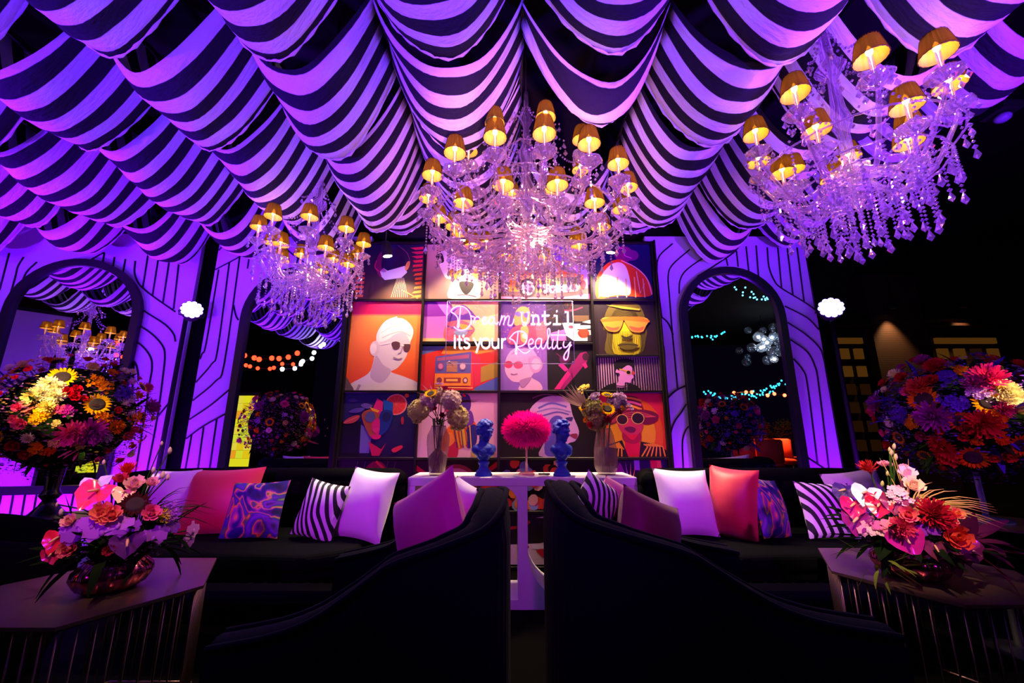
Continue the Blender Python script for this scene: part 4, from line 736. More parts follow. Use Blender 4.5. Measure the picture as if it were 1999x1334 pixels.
# ================================================================== STAGE AND PICTURE LIGHTS
def par(label, px, py, Y, aim, watt, rpx):
    p = at(px, py, Y); t = thing('par_light', label, 'stage light', p)
    q = Vector(aim) - p; e = q.to_track_quat('-Z', 'Y').to_euler()
    r = rpx * (Y / ray(px, py).y) / FPX
    h = MB().lathe([(r * 0.7, 0.16), (r * 1.02, 0.06), (r * 1.08, 0.0), (r * 1.0, 0.0), (r * 0.96, 0.02)], 20).build('housing', m_black, t); h.rotation_euler = e
    for k in range(18):
        rr = 0 if k == 0 else (r * 0.45 if k < 7 else r * 0.8); a = k * 1.05 if k < 7 else k * 0.571
        c = link('led', ME_LED, t, Euler(e).to_matrix() @ Vector((rr * math.cos(a), rr * math.sin(a), -0.004)), e, r * 0.27)
    y = MB().tube([(-r * 1.15, 0, 0.05), (-r * 1.15, 0, 0.16), (r * 1.15, 0, 0.16), (r * 1.15, 0, 0.05)], 0.006, 4).build('yoke', m_black, t); y.rotation_euler = e
    l = spot('par_beam', p + q.normalized() * 0.03, aim, (0.14, 0.008, 1.0), watt, 60, 0.8, 0.05)
    return t
ME_LED = MB().ell((0, 0, 0), (1, 1, 0.35), 8, 4).mesh('led', emat('led_violet', '#8a74ff', 12))
par('round violet LED stage light in the gap between the two left panels', 375, 605, 3.72, (-0.9, 0.9, 3.0), 120, 17)
par('round violet LED stage light at the right panel edge', 1622, 601, 3.78, (1.6, 0.9, 3.0), 120, 20)
# black stands that carry them
for sx, sy in ((at(360, 605, 3.8).x, 3.84), (at(1628, 601, 3.86).x, 3.92)):
    t = thing('light_stand', 'black pole carrying the %s stage light' % ('left' if sx < 0 else 'right'), 'stand', (sx, sy, 0))
    MB().tube([(0, 0, 0.03), (0, 0, 2.36)], 0.02, 8).build('pole', m_black, t); MB().lathe([(0, 0.0), (0.16, 0.0), (0.16, 0.02), (0, 0.03)], 16).build('base', m_black, t)
m_plens = emat('picture_lens', '#fff0c8', 30)
def picture_light(label, px, py, Y, aim, watt):
    p = at(px, py, Y); t = thing('spotlight', label, 'light', p); e = (Vector(aim) - p).to_track_quat('-Z', 'Y').to_euler()
    h = MB().lathe([(0.0, 0.15), (0.035, 0.15), (0.045, 0.12), (0.05, 0.0), (0.044, 0.0), (0.04, 0.01), (0.0, 0.01)], 18).build('housing', m_black, t); h.rotation_euler = e
    g = MB().lathe([(0.0, 0.004), (0.042, 0.004)], 16).build('lens', m_plens, t); g.rotation_euler = e
    b = Euler(e).to_matrix() @ Vector((0, 0, 0.13)); MB().tube([b, (b.x, b.y, 3.52 - p.z)], 0.007, 6).build('mount', m_black, t)
    spot('picture_beam', p + (Vector(aim) - p).normalized() * 0.02, aim, (1.0, 0.74, 0.42), watt, 112, 0.7, 0.03)
picture_light('black spotlight lighting the top left poster', 757, 501, 3.60, (-1.04, 3.68, 2.0), 78)
picture_light('black spotlight lighting the neon figure poster', 1192, 494, 3.62, (0.86, 3.74, 2.0), 150)
picture_light('black spotlight hidden by the central chandelier', 905, 470, 3.55, (-0.42, 3.8, 1.9), 90)
picture_light('black spotlight behind the central chandelier, right', 1070, 462, 3.52, (0.3, 3.5, 0.9), 230)
# small fixture on the dark ceiling at the far right
p = at(1957, 230, 2.6); t = thing('ceiling_spot', 'small dim ceiling spotlight in the dark at far right', 'light', p)
MB().box((0, 0, 0.06), (0.16, 0.16, 0.06)).build('housing', m_black, t, False); MB().ell((0, 0, 0.0), (0.05, 0.05, 0.035), 12, 6).build('lens', mat('grey_lens', '#9a90b8', 0.2), t)
MB().tube([(0, 0, 0.08), (0, 0, 5 - p.z)], 0.01, 6).build('rod', m_black, t)
# ================================================================== CONSOLE TABLE
m_white = mat('white_lacquer', '#e6dfe8', 0.45)
CX0, CX1, CY0, CY1, CZ = -0.76, 0.915, 3.06, 3.44, 0.864
ct = thing('console_table', 'white open console table between the sofas, with rounded cut-outs', 'table', ((CX0 + CX1) / 2, 3.25, 0))
def cpart(name, mb): o = mb.build(name, m_white, ct, False); o.location = (-(CX0 + CX1) / 2, -3.25, 0); return o
cym, cd = (CY0 + CY1) / 2, CY1 - CY0
cpart('tabletop', MB().rbox(((CX0 + CX1) / 2, cym, CZ - 0.03), (CX1 - CX0, cd, 0.06), 0.003))
cpart('side_panel', MB().box((CX0 + 0.028, cym, (CZ - 0.06) / 2), (0.054, cd - 0.004, CZ - 0.06))); cpart('side_panel', MB().box((CX1 - 0.028, cym, (CZ - 0.06) / 2), (0.054, cd - 0.004, CZ - 0.06)))
cpart('post', MB().box((0.077, cym, (CZ - 0.06) / 2), (0.07, cd - 0.004, CZ - 0.06))); cpart('base', MB().box(((CX0 + CX1) / 2, cym, 0.03), (CX1 - CX0 - .11, cd - 0.006, 0.06)))
def fillet(x, z, sx, sz, r):
    pts = [(x, z)] + [(x + sx * r * (1 - math.cos(t)), z + sz * r * (1 - math.sin(t))) for t in [math.pi / 2 * i / 12 for i in range(13)]]
    # (x+sx*0, z+sz*r) ... to (x+sx*r, z)
    pts = [(x, z)] + [(x + sx * r * (1 - math.sin(t)), z + sz * r * (1 - math.cos(t))) for t in [math.pi / 2 * i / 12 for i in range(13)]]
    cpart('rounded_corner', MB().xzprism(pts, CY0 + 0.003, CY1 - 0.003))
fillet(0.042, CZ - 0.06, -1, -1, 0.13); fillet(0.112, 0.06, 1, 1, 0.30); fillet(CX0 + 0.055, 0.06, 1, 1, 0.13); fillet(CX1 - 0.055, CZ - 0.06, -1, -1, 0.13)
# --- glass vases
def vase(label, px, prof, Y, nr=28):
    p = at(px, 925, Y); p.z = CZ
    m = node_mat('smoked_glass', lambda nt, b: (b.inputs['Base Color'].__setattr__('default_value', (0.30, 0.17, 0.15, 1)), b.inputs['Alpha'].__setattr__('default_value', 0.42), b.inputs['Specular IOR Level'].__setattr__('default_value', 0.8)), 0.12)
    v = thing('glass_vase', label, 'vase', p)
    MB().lathe(prof, nr * 2, rip=lambda j, i: 1 + 0.025 * (j % 2)).build('vase_body', m, v, False)
    zt = prof[-1][1]; rt = prof[-1][0]
    MB().tube([(rt * math.cos(i * 0.2618), rt * math.sin(i * 0.2618), zt) for i in range(24)], 0.004, 5, closed=True).build('rim', m, v)
    w = MB().lathe([(0.0, 0.02)] + [(r * 0.93, max(0.02, z)) for r, z in prof if z < 0.22] + [(0.0, 0.215)], 20).build('water', mat('vase_water', '#8a6a60', 0.1, trans=0.6), v)
    rnd = random.Random(px); mb = MB()
    for k in range(16):
        a = rnd.uniform(0, 6.28); mb.tube([(0.035 * math.cos(a), 0.035 * math.sin(a), 0.02), (0.025 * math.cos(a + 2.5), 0.025 * math.sin(a + 2.5), 0.2), (0.05 * math.cos(a + 3), 0.05 * math.sin(a + 3), zt + 0.06)], 0.003, 4)
    mb.build('stem', mat('stem_green', '#3c4a1c', 0.7), v); v.children[-1]['kind'] = 'stuff'
    return v
VL = at(853, 925, 3.22); VR = at(1184, 925, 3.26)
vase('ribbed smoked glass vase at the left end of the console', 853, [(0.0, 0.0), (0.056, 0.0), (0.06, 0.02), (0.076, 0.14), (0.086, 0.25), (0.084, 0.30), (0.062, 0.345), (0.055, 0.37)], 3.22)
vase('ribbed smoked glass vase at the right end of the console', 1184, [(0.0, 0.0), (0.062, 0.0), (0.088, 0.055), (0.092, 0.07), (0.086, 0.2), (0.068, 0.30), (0.06, 0.325), (0.05, 0.35)], 3.26)
# --- blue busts
m_bust = mat('cobalt_blue', '#1c3fb0', 0.55, bump=0.15, bscale=90)
def bust(label, px, Y, turn):
    p = at(px, 928, Y); p.z = CZ
    t = thing('bust', label, 'sculpture', p, turn)
    mb = MB(); rnd = random.Random(px)
    # head looking along +x, tilted down
    H = Matrix.Rotation(R(14), 3, 'Y'); hc = Vector((0.012, 0, 0.335))
    def e(c, r, nu=12, nv=8): mb.ell(hc + H @ Vector(c), r, nu, nv, M=H)
    e((0, 0, 0), (0.062, 0.052, 0.072)); e((0.022, 0, -0.030), (0.042, 0.040, 0.048)); e((0.048, 0, -0.062), (0.016, 0.018, 0.016))
    e((0.064, 0, -0.014), (0.013, 0.009, 0.02)); e((0.056, 0, 0.012), (0.012, 0.036, 0.010)); e((0.056, 0, -0.042), (0.011, 0.016, 0.007)); e((0.05, 0.022, -0.022), (0.014, 0.014, 0.014)); e((0.05, -0.022, -0.022), (0.014, 0.014, 0.014))
    e((-0.005, 0.052, -0.012), (0.014, 0.009, 0.018)); e((-0.005, -0.052, -0.012), (0.014, 0.009, 0.018))
    for k in range(90):
        z = rnd.uniform(-0.5, 1.0); a = rnd.uniform(0, 6.283); c = math.sqrt(1 - z * z)
        if c * math.cos(a) > 0.35 and z < 0.55: continue
        e((0.066 * c * math.cos(a) - 0.004, 0.058 * c * math.sin(a), 0.072 * z + 0.008), rnd.uniform(0.011, 0.017), 7, 5)
    mb.tube([(0.0, 0, 0.31), (-0.004, 0, 0.26), (-0.006, 0, 0.22)], [0.04, 0.036, 0.045], 12)
    # shoulders and chest
    prof = [(0.0, 0.105), (0.03, 0.108), (0.05, 0.125), (0.075, 0.155), (0.098, 0.185), (0.100, 0.205), (0.075, 0.228), (0.045, 0.24), (0.0, 0.25)]
    s0 = len(mb.v); mb.lathe(prof, 20); mb.xf(Matrix.Diagonal((0.62, 1.0, 1.0, 1.0)), s0)
    for sy in (-1, 1): mb.ell((0.0, sy * 0.075, 0.195), (0.036, 0.034, 0.036), 10, 6); mb.ell((0.038, sy * 0.035, 0.175), (0.03, 0.036, 0.034), 10, 6)
    for k in range(7): mb.tube([(0.05 - 0.01 * k, -0.09 + 0.012 * k, 0.2 - 0.008 * k), (0.062 - 0.003 * k, 0.0, 0.15 - 0.004 * k), (0.03, 0.085 - 0.01 * k, 0.19 - 0.006 * k)], 0.006, 5)
    o = mb.build('figure', m_bust, t); rm = o.modifiers.new('remesh', 'REMESH'); rm.mode = 'VOXEL'; rm.voxel_size = 0.0045; rm.use_smooth_shade = True
    sm = o.modifiers.new('smooth', 'SMOOTH'); sm.iterations = 2; sm.factor = 0.4
    MB().lathe([(0.0, 0.0), (0.066, 0.0), (0.066, 0.014), (0.058, 0.02), (0.06, 0.028), (0.05, 0.04), (0.036, 0.055), (0.033, 0.075), (0.04, 0.088), (0.044, 0.094), (0.044, 0.104), (0.03, 0.11), (0.0, 0.112)], 28).build('socle', m_bust, t)
    return t
bust('cobalt blue classical bust left of the pink feather lamp', 944, 3.17, R(-52))
bust('cobalt blue classical bust right of the pink feather lamp', 1097, 3.17, R(-52))
# --- pink feather lamp
p = at(1028, 925, 3.22); p.z = CZ
fl = thing('feather_lamp', 'table lamp with a hot pink feather shade on the console', 'lamp', p)
MB().lathe([(0, 0), (0.062, 0), (0.064, 0.012), (0.05, 0.02), (0.02, 0.024), (0, 0.026)], 24).build('base', crystal_mat('rosy_glass', (1, 0.7, 0.75), 0.3, 0.4, 0.1), fl)
MB().tube([(0, 0, 0.02), (0, 0, 0.26)], 0.008, 8).build('rod', crystal_mat('rosy_glass'), fl)
rnd = random.Random(4); mb = MB()
for k in range(4200):
    z = rnd.uniform(-0.95, 1); a = rnd.uniform(0, 6.283); c = math.sqrt(max(0, 1 - z * z)); d = Vector((c * math.cos(a), c * math.sin(a), z * 0.85))
    q = Vector((0, 0, 0.345)) + Vector((d.x * 0.13, d.y * 0.13, d.z * 0.10)); L = rnd.uniform(0.04, 0.085); dn = (d + Vector((rnd.uniform(-.5, .5), rnd.uniform(-.5, .5), rnd.uniform(-.7, .4)))).normalized()
    x, y = frame_of(dn); w = rnd.uniform(0.002, 0.0045); tp = q + dn * L; md = q + dn * L * 0.55
    mb.add([q, md + x * w, tp, md - x * w], [(0, 1, 2, 3)]); mb.add([q, md + y * w, tp, md - y * w], [(0, 1, 2, 3)])
MB().lathe([(0.0, 0.24), (0.12, 0.25), (0.135, 0.34), (0.12, 0.44), (0.0, 0.45)], 20).build('shade_core', thin_mat('pink_core', '#e00c98', 0.3, 0.0), fl)
f = mb.build('feather_plumes', thin_mat('pink_feather', '#ff10b8', 0.4, 0.0), fl); f['kind'] = 'stuff'
# small loose trinket by the lamp
p2 = at(1062, 925, 3.2); p2.z = CZ + 0.006
tk = thing('bead_string', 'small tangled string of dark beads beside the pink lamp', 'trinket', p2)
MB().tube(spline([(0.04 * math.sin(i * 1.7), 0.015 * math.cos(i * 2.3), 0.004 * (1 + math.sin(i))) for i in range(14)], 4), 0.003, 5).build('string', mat('dark_bead', '#3a2c2c', 0.3, 0.5), tk)
for i in range(0, 14, 2): MB().ell((0.04 * math.sin(i * 1.7), 0.015 * math.cos(i * 2.3), 0.006), 0.006, 8, 5).build('bead', mat('dark_bead', '#3a2c2c', 0.3, 0.5), tk)

# ================================================================== SOFAS
m_velvet = mat('black_velvet', '#030306', 0.9, bump=0.1, bscale=200, spec=0.05)
m_navy = mat('navy_velvet', '#040416', 0.9, sheen=0.02, bump=0.1, bscale=200, spec=0.05)
def along(path, step):
    out = []; acc = 0.0; nxt = step / 2
    for a, b in zip(path, path[1:]):
        L = (b - a).length
        while nxt <= acc + L and L > 0: f = (nxt - acc) / L; out.append((a.lerp(b, f), (b - a).normalized())); nxt += step
        acc += L
    return out
def pad_mesh(w, d, h):
    mb = MB()
    def fn(u, v):
        a = 2 * math.pi * u; ca, sa = math.cos(a), math.sin(a)
        e = 0.6; x = w / 2 * (abs(ca) ** e) * (1 if ca > 0 else -1); y = d / 2 * (abs(sa) ** e) * (1 if sa > 0 else -1)
        k = 1.0
        z = h * v
        if v > 0.93: t = (v - 0.93) / 0.07; k = math.sqrt(max(0.0, 1 - t * t)) * 0.999 + 0.001; z = h * 0.93 + h * 0.05 * t
        return Vector((x * (0.55 + 0.45 * k) if k < 1 else x, y * k, z))
    vs = 12; mb.grid(fn, 14, vs, closed_u=True)
    return mb.mesh('channel', m_velvet)
def sofa(label, P, seat_pts, zt, seat_z=0.50):
    path = spline([(x, y, 0) for x, y in P], 10)
    t = thing('sofa', label, 'sofa', (0, 0, 0), 0, 'black velvet sofas')
    pm = pad_mesh(0.115, 0.15, zt - 0.1)
    for q, d in along(path, 0.105): link('channel', pm, t, (q.x, q.y, 0.1), (0, 0, math.atan2(d.y, d.x)))
    MB().prism(seat_pts, 0.40, seat_z).build('seat_cushion', m_velvet, t, False)
    bv = t.children[-1].modifiers.new('round', 'BEVEL'); bv.width = 0.04; bv.segments = 4
    cx = sum(x for x, y in seat_pts) / len(seat_pts); cy = sum(y for x, y in seat_pts) / len(seat_pts)
    MB().prism([(cx + (x - cx) * 0.96, cy + (y - cy) * 0.92) for x, y in seat_pts], 0.36, 0.41).build('seat_frame', m_velvet, t, False)
    MB().tube([(p.x, p.y, zt - 0.045) for p in path], 0.07, 10).build('top_roll', m_velvet, t)
    for x, y in seat_pts[::2]: MB().lathe([(0, 0), (0.02, 0), (0.025, 0.37), (0, 0.37)], 10, c=(cx + (x - cx) * 0.9, cy + (y - cy) * 0.8, 0)).build('foot', m_black, t)
    return t
sofa('black channel-tufted velvet sofa under the left mirror', [(-2.74, 2.98), (-2.72, 3.2), (-2.5, 3.32), (-2.2, 3.33), (-1.1, 3.32), (-0.92, 3.26), (-0.85, 3.12), (-0.84, 2.96)],
     [(-2.38, 2.55), (-2.42, 2.86), (-2.64, 2.96), (-2.62, 3.2), (-1.05, 3.22), (-0.94, 3.1), (-0.94, 2.62), (-1.2, 2.48)], 0.885)
sofa('black channel-tufted velvet sofa under the right mirror', [(0.98, 2.96), (0.99, 3.12), (1.06, 3.26), (1.24, 3.32), (2.3, 3.33), (2.6, 3.32), (2.82, 3.2), (2.84, 2.98)],
     [(1.08, 2.62), (1.08, 3.1), (1.2, 3.22), (2.72, 3.2), (2.74, 2.96), (2.46, 2.86), (2.42, 2.55), (1.34, 2.48)], 0.885)

# ================================================================== ARMCHAIRS
def armchair(label, mir, ox, kx, dz):
    """barrel chair seen from behind; opens to -x (mir=1) or +x (mir=-1)"""
    P = [(-0.90, 1.33), (-0.73, 1.355), (-0.62, 1.375), (-0.535, 1.39), (-0.457, 1.40), (-0.384, 1.41), (-0.22, 1.44), (-0.09, 1.51), (-0.03, 1.62), (-0.015, 1.78), (-0.02, 1.96), (-0.10, 2.15), (-0.24, 2.25), (-0.40, 2.28), (-0.50, 2.29), (-0.62, 2.30), (-0.88, 2.30)]
    Hs = [0.60, 0.622, 0.655, 0.705, 0.760, 0.805, 0.852, 0.890, 0.935, 0.965, 0.965, 0.93, 0.87, 0.81, 0.74, 0.66, 0.60]
    P = [(x * kx, y) for x, y in P]; Hs = [h + dz for h in Hs]
    pts = spline([(x, y, h) for (x, y), h in zip(P, Hs)], 9); n = len(pts)
    C = Vector((-0.50, 1.82, 0)); t = thing('armchair', label, 'armchair', (ox + mir * C.x, C.y, 0), 0, 'dark velvet barrel armchairs')
    def w(p): return Vector((mir * (p.x - C.x), p.y - C.y, p.z))
    tang = [(pts[min(i + 1, n - 1)] - pts[max(i - 1, 0)]) for i in range(n)]
    nor = [Vector((d.y, -d.x, 0)).normalized() for d in tang]   # outward
    prof = [(0.0, 0.06), (0.0, 0.3), (0.0, 0.6), (0.0, 0.85), (0.006, 0.93), (0.03, 0.985), (0.07, 1.0), (0.11, 0.985), (0.135, 0.93), (0.14, 0.8), (0.14, 0.4)]
    mb = MB()
    def fn(i, j):
        off, f = prof[j]; rip = 0.006 * abs(math.sin(i * math.pi / 3)) if j < 4 else 0.003 * abs(math.sin(i * math.pi / 3))
        p = pts[i] - nor[i] * off + nor[i] * rip; z = 0.05 + (pts[i].z - 0.05) * f
        return w(Vector((p.x, p.y, z)))
    vs = [fn(i, j) for j in range(len(prof)) for i in range(n)]; fs = [(j * n + i, j * n + i + 1, (j + 1) * n + i + 1, (j + 1) * n + i) for j in range(len(prof) - 1) for i in range(n - 1)]
    mb.add(vs, fs)
    for i in (0, n - 1): mb.add([fn(i, j) for j in range(len(prof))], [tuple(range(len(prof)))])
    mb.build('backrest', m_navy, t)
    for off in (0.012, 0.125):
        MB().tube([w(Vector((p.x, p.y, p.z - 0.012)) - q * off) for p, q in zip(pts, nor)], 0.012, 6).build('piping', m_navy, t)
    inner = [w(Vector((p.x, p.y, 0)) - q * 0.15) for p, q in zip(pts, nor)][::5]
    poly = [(p.x, p.y) for p in inner]
    if mir < 0: poly = poly[::-1]
    sc = MB().prism(poly, 0.26, 0.46).build('seat_cushion', m_navy, t, False); bv = sc.modifiers.new('round', 'BEVEL'); bv.width = 0.04; bv.segments = 3
    MB().prism([(x * 0.9, y * 0.9) for x, y in poly], 0.04, 0.27).build('base', m_black, t, False)
    MB().lathe([(0, 0), (0.3, 0), (0.3, 0.035), (0, 0.05)], 24).build('swivel_plate', m_black, t)
    return t
armchair('dark navy barrel armchair in the left foreground, back to the camera', 1, 0.0, 1.0, -0.02)
armchair('dark navy barrel armchair in the right foreground, back to the camera', -1, 0.13, 1.14, 0.012)
# black tub chair at the far left between the low table and the flower ball
t = thing('tub_chair', 'black tub chair at the left edge behind the low flower table', 'armchair', (-2.62, 2.27, 0))
TP = [(0.20, 0.05), (0.24, 0.25), (0.26, 0.5), (0.26, 0.9), (0.245, 0.97), (0.22, 1.0), (0.195, 0.97), (0.18, 0.9), (0.18, 0.5)]
def tub(u, v):
    a = R(-70 + 320 * u); r, f = TP[min(8, int(round(v * 8)))]; h = 0.70 - 0.07 * math.cos(a) - 0.03 * math.sin(a)
    return Vector((r * math.cos(a), r * math.sin(a), h * f))
MB().grid(tub, 34, 9).build('backrest', m_velvet, t); MB().lathe([(0, 0.1), (0.18, 0.1), (0.19, 0.40), (0.16, 0.44), (0, 0.45)], 28).build('seat_cushion', m_velvet, t); MB().lathe([(0, 0), (0.16, 0), (0.16, 0.1), (0, 0.1)], 24).build('base', m_black, t)

# ================================================================== CUSHIONS
def pillow_mesh(mats, d=0.075):
    mb = MB()
    for s in (-1, 1):
        def fn(u, v):
            a, b = 2 * u - 1, 2 * v - 1
            x = 0.5 * a * (1 - 0.07 * (1 - b * b)); z = 0.5 * b * (1 - 0.07 * (1 - a * a))
            th = (max(0, 1 - a * a) ** 0.5) * (max(0, 1 - b * b) ** 0.5)
            wr = 0.02 * math.sin(9 * a + 4 * b) * (abs(a) ** 3) + 0.015 * math.sin(11 * b) * abs(b) ** 4
            return Vector((x, s * (0.17 * th + wr * th), z))
        mb.grid(fn, 19, 19)
    return mb.mesh('cushion', mats)
def zebra_nodes(nt, b):
    tc = nt.nodes.new('ShaderNodeTexCoord'); mp = nt.nodes.new('ShaderNodeMapping'); mp.inputs['Rotation'].default_value = (0, 0.5, 0); nt.links.new(tc.outputs['Object'], mp.inputs[0])
    n = nt.nodes.new('ShaderNodeTexWave'); n.inputs['Scale'].default_value = 2.3; n.inputs['Distortion'].default_value = 6; n.inputs['Detail'].default_value = 0.6; n.inputs['Detail Scale'].default_value = 0.7
    nt.links.new(mp.outputs[0], n.inputs['Vector']); nt.links.new(ramp(nt, n.outputs['Fac'], [(0.46, '#08070a'), (0.54, '#ecdfe8')]), b.inputs['Base Color'])
def marble_nodes(nt, b):
    tc = nt.nodes.new('ShaderNodeTexCoord'); n = nt.nodes.new('ShaderNodeTexNoise'); n.inputs['Scale'].default_value = 1.5; n.inputs['Detail'].default_value = 1.5; n.inputs['Distortion'].default_value = 2.2
    nt.links.new(tc.outputs['Object'], n.inputs['Vector'])
    nt.links.new(ramp(nt, n.outputs['Fac'], [(0.30, '#0c0a30'), (0.42, '#241a6a'), (0.47, '#a03a88'), (0.50, '#e8b028'), (0.52, '#5a8a38'), (0.56, '#2c2080'), (0.64, '#6a30a0'), (0.72, '#100c38')]), b.inputs['Base Color'])
def satin(name, col): return mat(name, col, 0.5, sheen=0.25, bump=0.12, bscale=7)
ME_P = {'white': pillow_mesh(satin('white_satin', '#ecdfe6')), 'red': pillow_mesh(satin('red_velvet', '#c01238')), 'zebra': pillow_mesh(node_mat('zebra_cloth', zebra_nodes, 0.7)), 'marble': pillow_mesh(node_mat('marbled_cloth', marble_nodes, 0.5)),
        'magenta': pillow_mesh(satin('magenta_velvet', '#d01898')), 'lilac': pillow_mesh(satin('lilac_satin', '#cfa8d6')), 'plum': pillow_mesh(satin('plum_velvet', '#7a0c3c')), 'pink': pillow_mesh(satin('pink_satin', '#e88a98'))}
m_pipe = {k: me.materials[0] for k, me in ME_P.items()}
def pillow(kind, label, px, py, Y, w, h, yaw=0, lean=14, roll=0, thick=0.42):
    p = at(px, py, Y); o = link('cushion', ME_P[kind], None, p, None, (w, thick, h))
    o.rotation_euler = (Matrix.Rotation(R(yaw), 3, 'Z') @ Matrix.Rotation(R(-lean), 3, 'X') @ Matrix.Rotation(R(roll), 3, 'Y')).to_euler()
    return tag(o, label, 'cushion', 'throw cushions')
pillow('lilac', 'pale lilac cushion behind the left low flowers', 330, 968, 3.02, 0.34, 0.36, 8)
pillow('red', 'large red velvet cushion on the left sofa', 432, 978, 3.05, 0.52, 0.46, 4, 16, -2, 0.6)
pillow('marble', 'marbled blue and orange cushion in front of the red cushion', 498, 995, 2.90, 0.42, 0.37, -6, 16, -3)
pillow('zebra', 'zebra striped cushion on the left sofa', 626, 996, 2.88, 0.33, 0.37, -14, 14, 9)
pillow('white', 'white satin cushion at the right end of the left sofa', 716, 984, 2.90, 0.38, 0.46, -18, 16, 5, 0.55)
pillow('magenta', 'magenta cushion inside the left foreground armchair', 838, 1028, 1.80, 0.40, 0.36, -38, 8, -28, 0.6)
pillow('white', 'white cushion peeking over the back of the left armchair', 906, 985, 2.02, 0.2, 0.2, -30, 8, 20)
pillow('zebra', 'zebra cushion peeking over the right armchair', 1164, 982, 1.92, 0.2, 0.22, 24, 8, 34)
pillow('pink', 'pink cushion beside the zebra one in the right armchair', 1206, 978, 2.0, 0.2, 0.16, 24, 10, 30)
pillow('plum', 'dark plum cushion inside the right foreground armchair', 1266, 1034, 1.85, 0.34, 0.28, 30, 8, 22, 0.6)
pillow('white', 'white satin cushion at the left end of the right sofa', 1338, 980, 2.92, 0.42, 0.44, 12, 16, 3, 0.55)
pillow('red', 'red velvet cushion on edge in the right sofa', 1430, 982, 2.92, 0.32, 0.48, -42, 12, 4, 0.8)
pillow('marble', 'marbled violet cushion turned sideways on the right sofa', 1502, 992, 2.92, 0.36, 0.4, 34, 14, 10)
pillow('zebra', 'zebra striped cushion beside the right low flowers', 1618, 996, 2.88, 0.42, 0.36, 8, 14, 3)
pillow('lilac', 'lilac cushion behind the zebra cushion on the right sofa', 1680, 975, 3.02, 0.46, 0.4, 4, 14, -6)

# ================================================================== TABLES
m_gold = mat('bronze_metal', '#8a6a62', 0.32, 0.85, bump=0.03, bscale=120)
def hex_table(label, cx, cy, r, z, rz, rods=True):
    t = thing('coffee_table', label, 'table', (cx, cy, 0), rz)
    H = [(r * math.cos(R(60 * i)), r * math.sin(R(60 * i))) for i in range(6)]
    MB().prism(H, z - 0.012, z).build('tabletop', m_gold, t, False)
    for zz, k in ((0.008, 0.92), (z - 0.02, 0.92)):
        pts = [(x * k, y * k, zz) for x, y in H]
        for a, b in zip(pts, pts[1:] + pts[:1]): MB().tube([a, b], 0.006, 6).build('frame_rail', m_gold, t)
    rod = MB().tube([(0, 0, 0.008), (0, 0, z - 0.014)], 0.003, 6).mesh('rod', m_gold)
    if rods:
        for i in range(6):
            a, b = H[i], H[(i + 1) % 6]
            for q in range(8): f = q / 8; link('rod', rod, t, ((a[0] + (b[0] - a[0]) * f) * 0.92, (a[1] + (b[1] - a[1]) * f) * 0.92, 0))
    return t
hex_table('hexagonal bronze wire table with flowers at the left front', -1.76, 1.90, 0.435, 0.55, 0.0)
hex_table('hexagonal bronze wire table with flowers at the right front', 1.95, 2.08, 0.435, 0.55, 0.0)
def side_table(label, cx, cy, r, z, rz):
    t = thing('side_table', label, 'table', (cx, cy, 0), rz)
    MB().prism([(r * math.cos(R(60 * i)), r * math.sin(R(60 * i))) for i in range(6)], z - 0.014, z).build('tabletop', m_gold, t, False)
    MB().lathe([(0, 0), (0.14, 0), (0.14, 0.012), (0.025, 0.03), (0.02, 0.3), (0.02, z - 0.03), (0.07, z - 0.014), (0, z - 0.014)], 18).build('pedestal', m_black, t)
side_table('hexagonal side table on a black pedestal under the left flower ball', -2.98, 2.72, 0.27, 0.655, 0.3)
side_table('hexagonal side table on a black pedestal under the right flower ball', 2.82, 2.52, 0.29, 0.68, 0.3)
# ================================================================== FLOWERS
def petal(mb, base, d, up, L, w, curl=0.2, mi=0, n=3, cup=0.0, tip=0.12):
    """one petal: strip from base along d, normal up"""
    d = Vector(d).normalized(); s = d.cross(Vector(up)).normalized(); nn = s.cross(d).normalized(); base = Vector(base); vs = []; fs = []
    for i in range(n + 1):
        f = i / n; ww = w * math.sin(math.pi * (0.12 + 0.80 * f) ** 0.8) ; c = base + d * (L * f) + nn * (curl * L * f * f)
        if i == n: ww = w * tip
        vs += [c - s * ww / 2 + nn * cup * ww, c, c + s * ww / 2 + nn * cup * ww]
    for i in range(n):
        a = i * 3; fs += [(a, a + 1, a + 4, a + 3), (a + 1, a + 2, a + 5, a + 4)]
    mb.add(vs, fs, mi)
def ring_petals(mb, n, r0, z, L, w, tilt, curl, mi=0, a0=0.0, cup=0.0, jit=0.0, rnd=random, tip=0.12):
    for k in range(n):
        a = a0 + 2 * math.pi * k / n + rnd.uniform(-jit, jit); ct_, st_ = math.cos(a), math.sin(a); tl = R(tilt) + rnd.uniform(-jit, jit)
        d = Vector((ct_ * math.cos(tl), st_ * math.cos(tl), math.sin(tl))); up = Vector((-ct_ * math.sin(tl), -st_ * math.sin(tl), math.cos(tl)))
        petal(mb, (r0 * ct_, r0 * st_, z), d, up, L * rnd.uniform(0.9, 1.08), w, curl, mi, 3, cup, tip)
PC = {}
def pm(col): return thin_mat('petal_' + col.strip('#'), col, 0.25, 0.0)
m_seed = mat('seed_disc', '#2a1608', 0.8, bump=0.6, bscale=300)
def fl_sunflower(col, seed=mat('seed_disc', '#2a1608')):
    rnd = random.Random(1); mb = MB(); ring_petals(mb, 20, 0.5, 0, 0.52, 0.2, 8, 0.12, 0, 0, 0, 0.06, rnd); ring_petals(mb, 18, 0.48, 0.03, 0.46, 0.19, 20, 0.1, 0, 0.16, 0, 0.08, rnd); return mb.mesh('sunflower', pm(col))
def disc_mesh():
    return MB().lathe([(0.56, 0.0), (0.55, 0.08), (0.42, 0.15), (0.26, 0.14), (0.12, 0.10), (0.0, 0.10)], 18).mesh('flower_center', m_seed)
